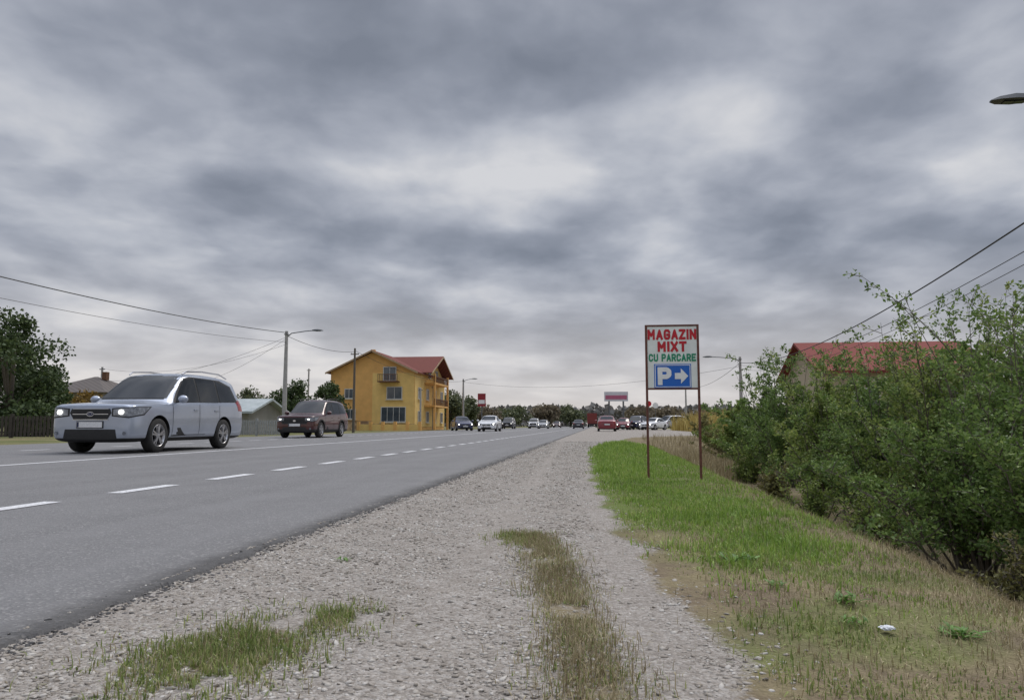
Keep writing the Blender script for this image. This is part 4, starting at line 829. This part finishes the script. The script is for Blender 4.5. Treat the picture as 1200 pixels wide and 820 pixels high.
def text(s_, x, z_, w_, h_, mat, name, parent, yy, th=1.3):
    # blocky capitals: strokes of one width, square outer corners (a square at each joint of upright strokes)
    adv = []; tot = 0
    for ch in s_:
        wd = 0 if ch == 'I' else (1.2 if ch == ' ' else (4.9 if ch == 'M' else 4)); adv.append((tot, wd)); tot += wd+.8+th
    tot -= .8+th; kx = w_/(tot+th); kz = h_/(6+th); mb = MB(); lay = 0
    def P_(u, v): return (x-w_/2+(u+th/2)*kx, z_-h_/2+(v+th/2)*kz)
    for ch, (o_, wd) in zip(s_, adv):
        for st in GL.get(ch, []):
            for i, pt in enumerate(st):
                lay += 1; y_ = yy-lay*.00002
                if 0 < i < len(st)-1:
                    sq = ch in 'MNZETPR' and (pt[0] in (0,) or (ch in 'MNZ' and pt[1] in (0, 6)))
                    ring_ = [(-1, -1), (1, -1), (1, 1), (-1, 1)] if sq else [(math.cos(q), math.sin(q)) for q in np.linspace(0, 2*PI, 9)[:-1]]
                    pp = [P_(o_+pt[0]+th/2*u, pt[1]+th/2*v) for u, v in ring_]
                    mb.add([(u, y_, v) for u, v in pp], [tuple(range(len(pp)))])
                if i+1 < len(st):
                    q = st[i+1]; dx, dz = q[0]-pt[0], q[1]-pt[1]; L = math.hypot(dx, dz); nx_, nz_ = -dz/L*th/2, dx/L*th/2; ex, ez = (dx/L*th/2, dz/L*th/2)
                    a0 = (pt[0]-(ex if i == 0 else 0), pt[1]-(ez if i == 0 else 0)); a1 = (q[0]+(ex if i+2 == len(st) else 0), q[1]+(ez if i+2 == len(st) else 0)); lay += 1; y_ = yy-lay*.00002
                    pp = [P_(o_+a0[0]+nx_, a0[1]+nz_), P_(o_+a1[0]+nx_, a1[1]+nz_), P_(o_+a1[0]-nx_, a1[1]-nz_), P_(o_+a0[0]-nx_, a0[1]-nz_)]
                    mb.add([(u, y_, v) for u, v in pp], [(0, 1, 2, 3)])
    return mb.build(name, mat, parent)
px1 = SW/63
def zz(py): return TP-(py-381)*(SH/75.5)
text('MAGAZIN', 0, zz(392.5), 57*px1, 12.5*px1, redm, 'lettering', t, -.0135, 1.95); text('MIXT', 0, zz(406.6), 34*px1, 12.5*px1, redm, 'lettering', t, -.0135, 1.95); text('CU PARCARE', 0, zz(419.4), 55*px1, 9*px1, grn, 'lettering', t, -.0135, 1.75)
MB().box((0, -.0125, zz(440.8)), (43*px1, .003, 28.5*px1)).build('blue_panel', M['blue'], t)
ou = MB()
for sg in (-1, 1): ou.box((sg*20.2*px1, -.0148, zz(440.8)), (.7*px1, .002, 26.4*px1)); ou.box((0, -.0148, zz(440.8)+sg*12.85*px1), (39.6*px1, .002, .7*px1))
ou.build('white_outline', wht, t)
text('P', -9.5*px1, zz(440.8), 16*px1, 21*px1, wht, 'parking_letter', t, -.0165, 2.1)
ar = MB(); ax0 = 2.5*px1; az = zz(440.8); ar.add([(ax0, -.0165, az-3.6*px1), (ax0+7*px1, -.0165, az-3.6*px1), (ax0+7*px1, -.0165, az-9*px1), (ax0+15.5*px1, -.0165, az), (ax0+7*px1, -.0165, az+9*px1), (ax0+7*px1, -.0165, az+3.6*px1), (ax0, -.0165, az+3.6*px1)], [tuple(range(7))]); ar.build('arrow', wht, t)
# ------------------------------------------------------------------ billboard, totem
a = XP(708, 459, 98); b1 = XP(736, 470, 98); cx = (a.x+b1.x)/2; bw = b1.x-a.x; bh = a.z-b1.z
t = empty('billboard', (cx, 98, 0), 'shop billboard on two posts above the car park', 'billboard')
pink = pm('billboard_pink', (.45, .12, .20), None, 3, .5)
MB().box((0, 0, (a.z+b1.z)/2), (bw, .25, bh)).build('panel', pm('billboard_white', (.6, .6, .62), None, 3, .5), t); MB().box((0, -.135, (a.z+b1.z)/2-.1), (bw*.9, .02, bh*.42)).build('printed_band', pink, t)
for sg in (-.3, .3): MB().tube([(sg*bw, 0, 0), (sg*bw, 0, b1.z)], .12, 8).build('post', metalg, t)
a = XP(560, 461, 96); b1 = XP(569, 476, 96); t = empty('totem_sign', ((a.x+b1.x)/2, 96, 0), 'tall narrow red and white sign board left of the road', 'sign')
MB().box((0, 0, (a.z+b1.z)/2), (b1.x-a.x, .2, a.z-b1.z)).build('panel', pm('totem_red', (.28, .02, .03), None, 9, .5), t); MB().box((0, -.11, (a.z*.35+b1.z*.65)), ((b1.x-a.x)*.8, .02, .5)).build('white_band', wht, t); MB().tube([(0, 0, 0), (0, 0, b1.z)], .09, 8).build('post', metalg, t)
for i, (px, top, Yd) in enumerate([(760, 470, 120), (768, 472, 120)]):
    q = XP(px, top, Yd); t = empty('traffic_sign', (q.x, Yd, 0), ['far round sign post left one beyond the car park', 'far round sign post right one beyond the car park'][i], 'sign', 'small far signs')
    MB().tube([(0, 0, 0), (0, 0, q.z)], .05, 6).build('post', metalg, t); c_ = MB(); c_.tube([(0, -.06, q.z-.4), (0, -.1, q.z-.4)], .45, 16); c_.build('sign_disc', redm if i == 0 else wht, t)
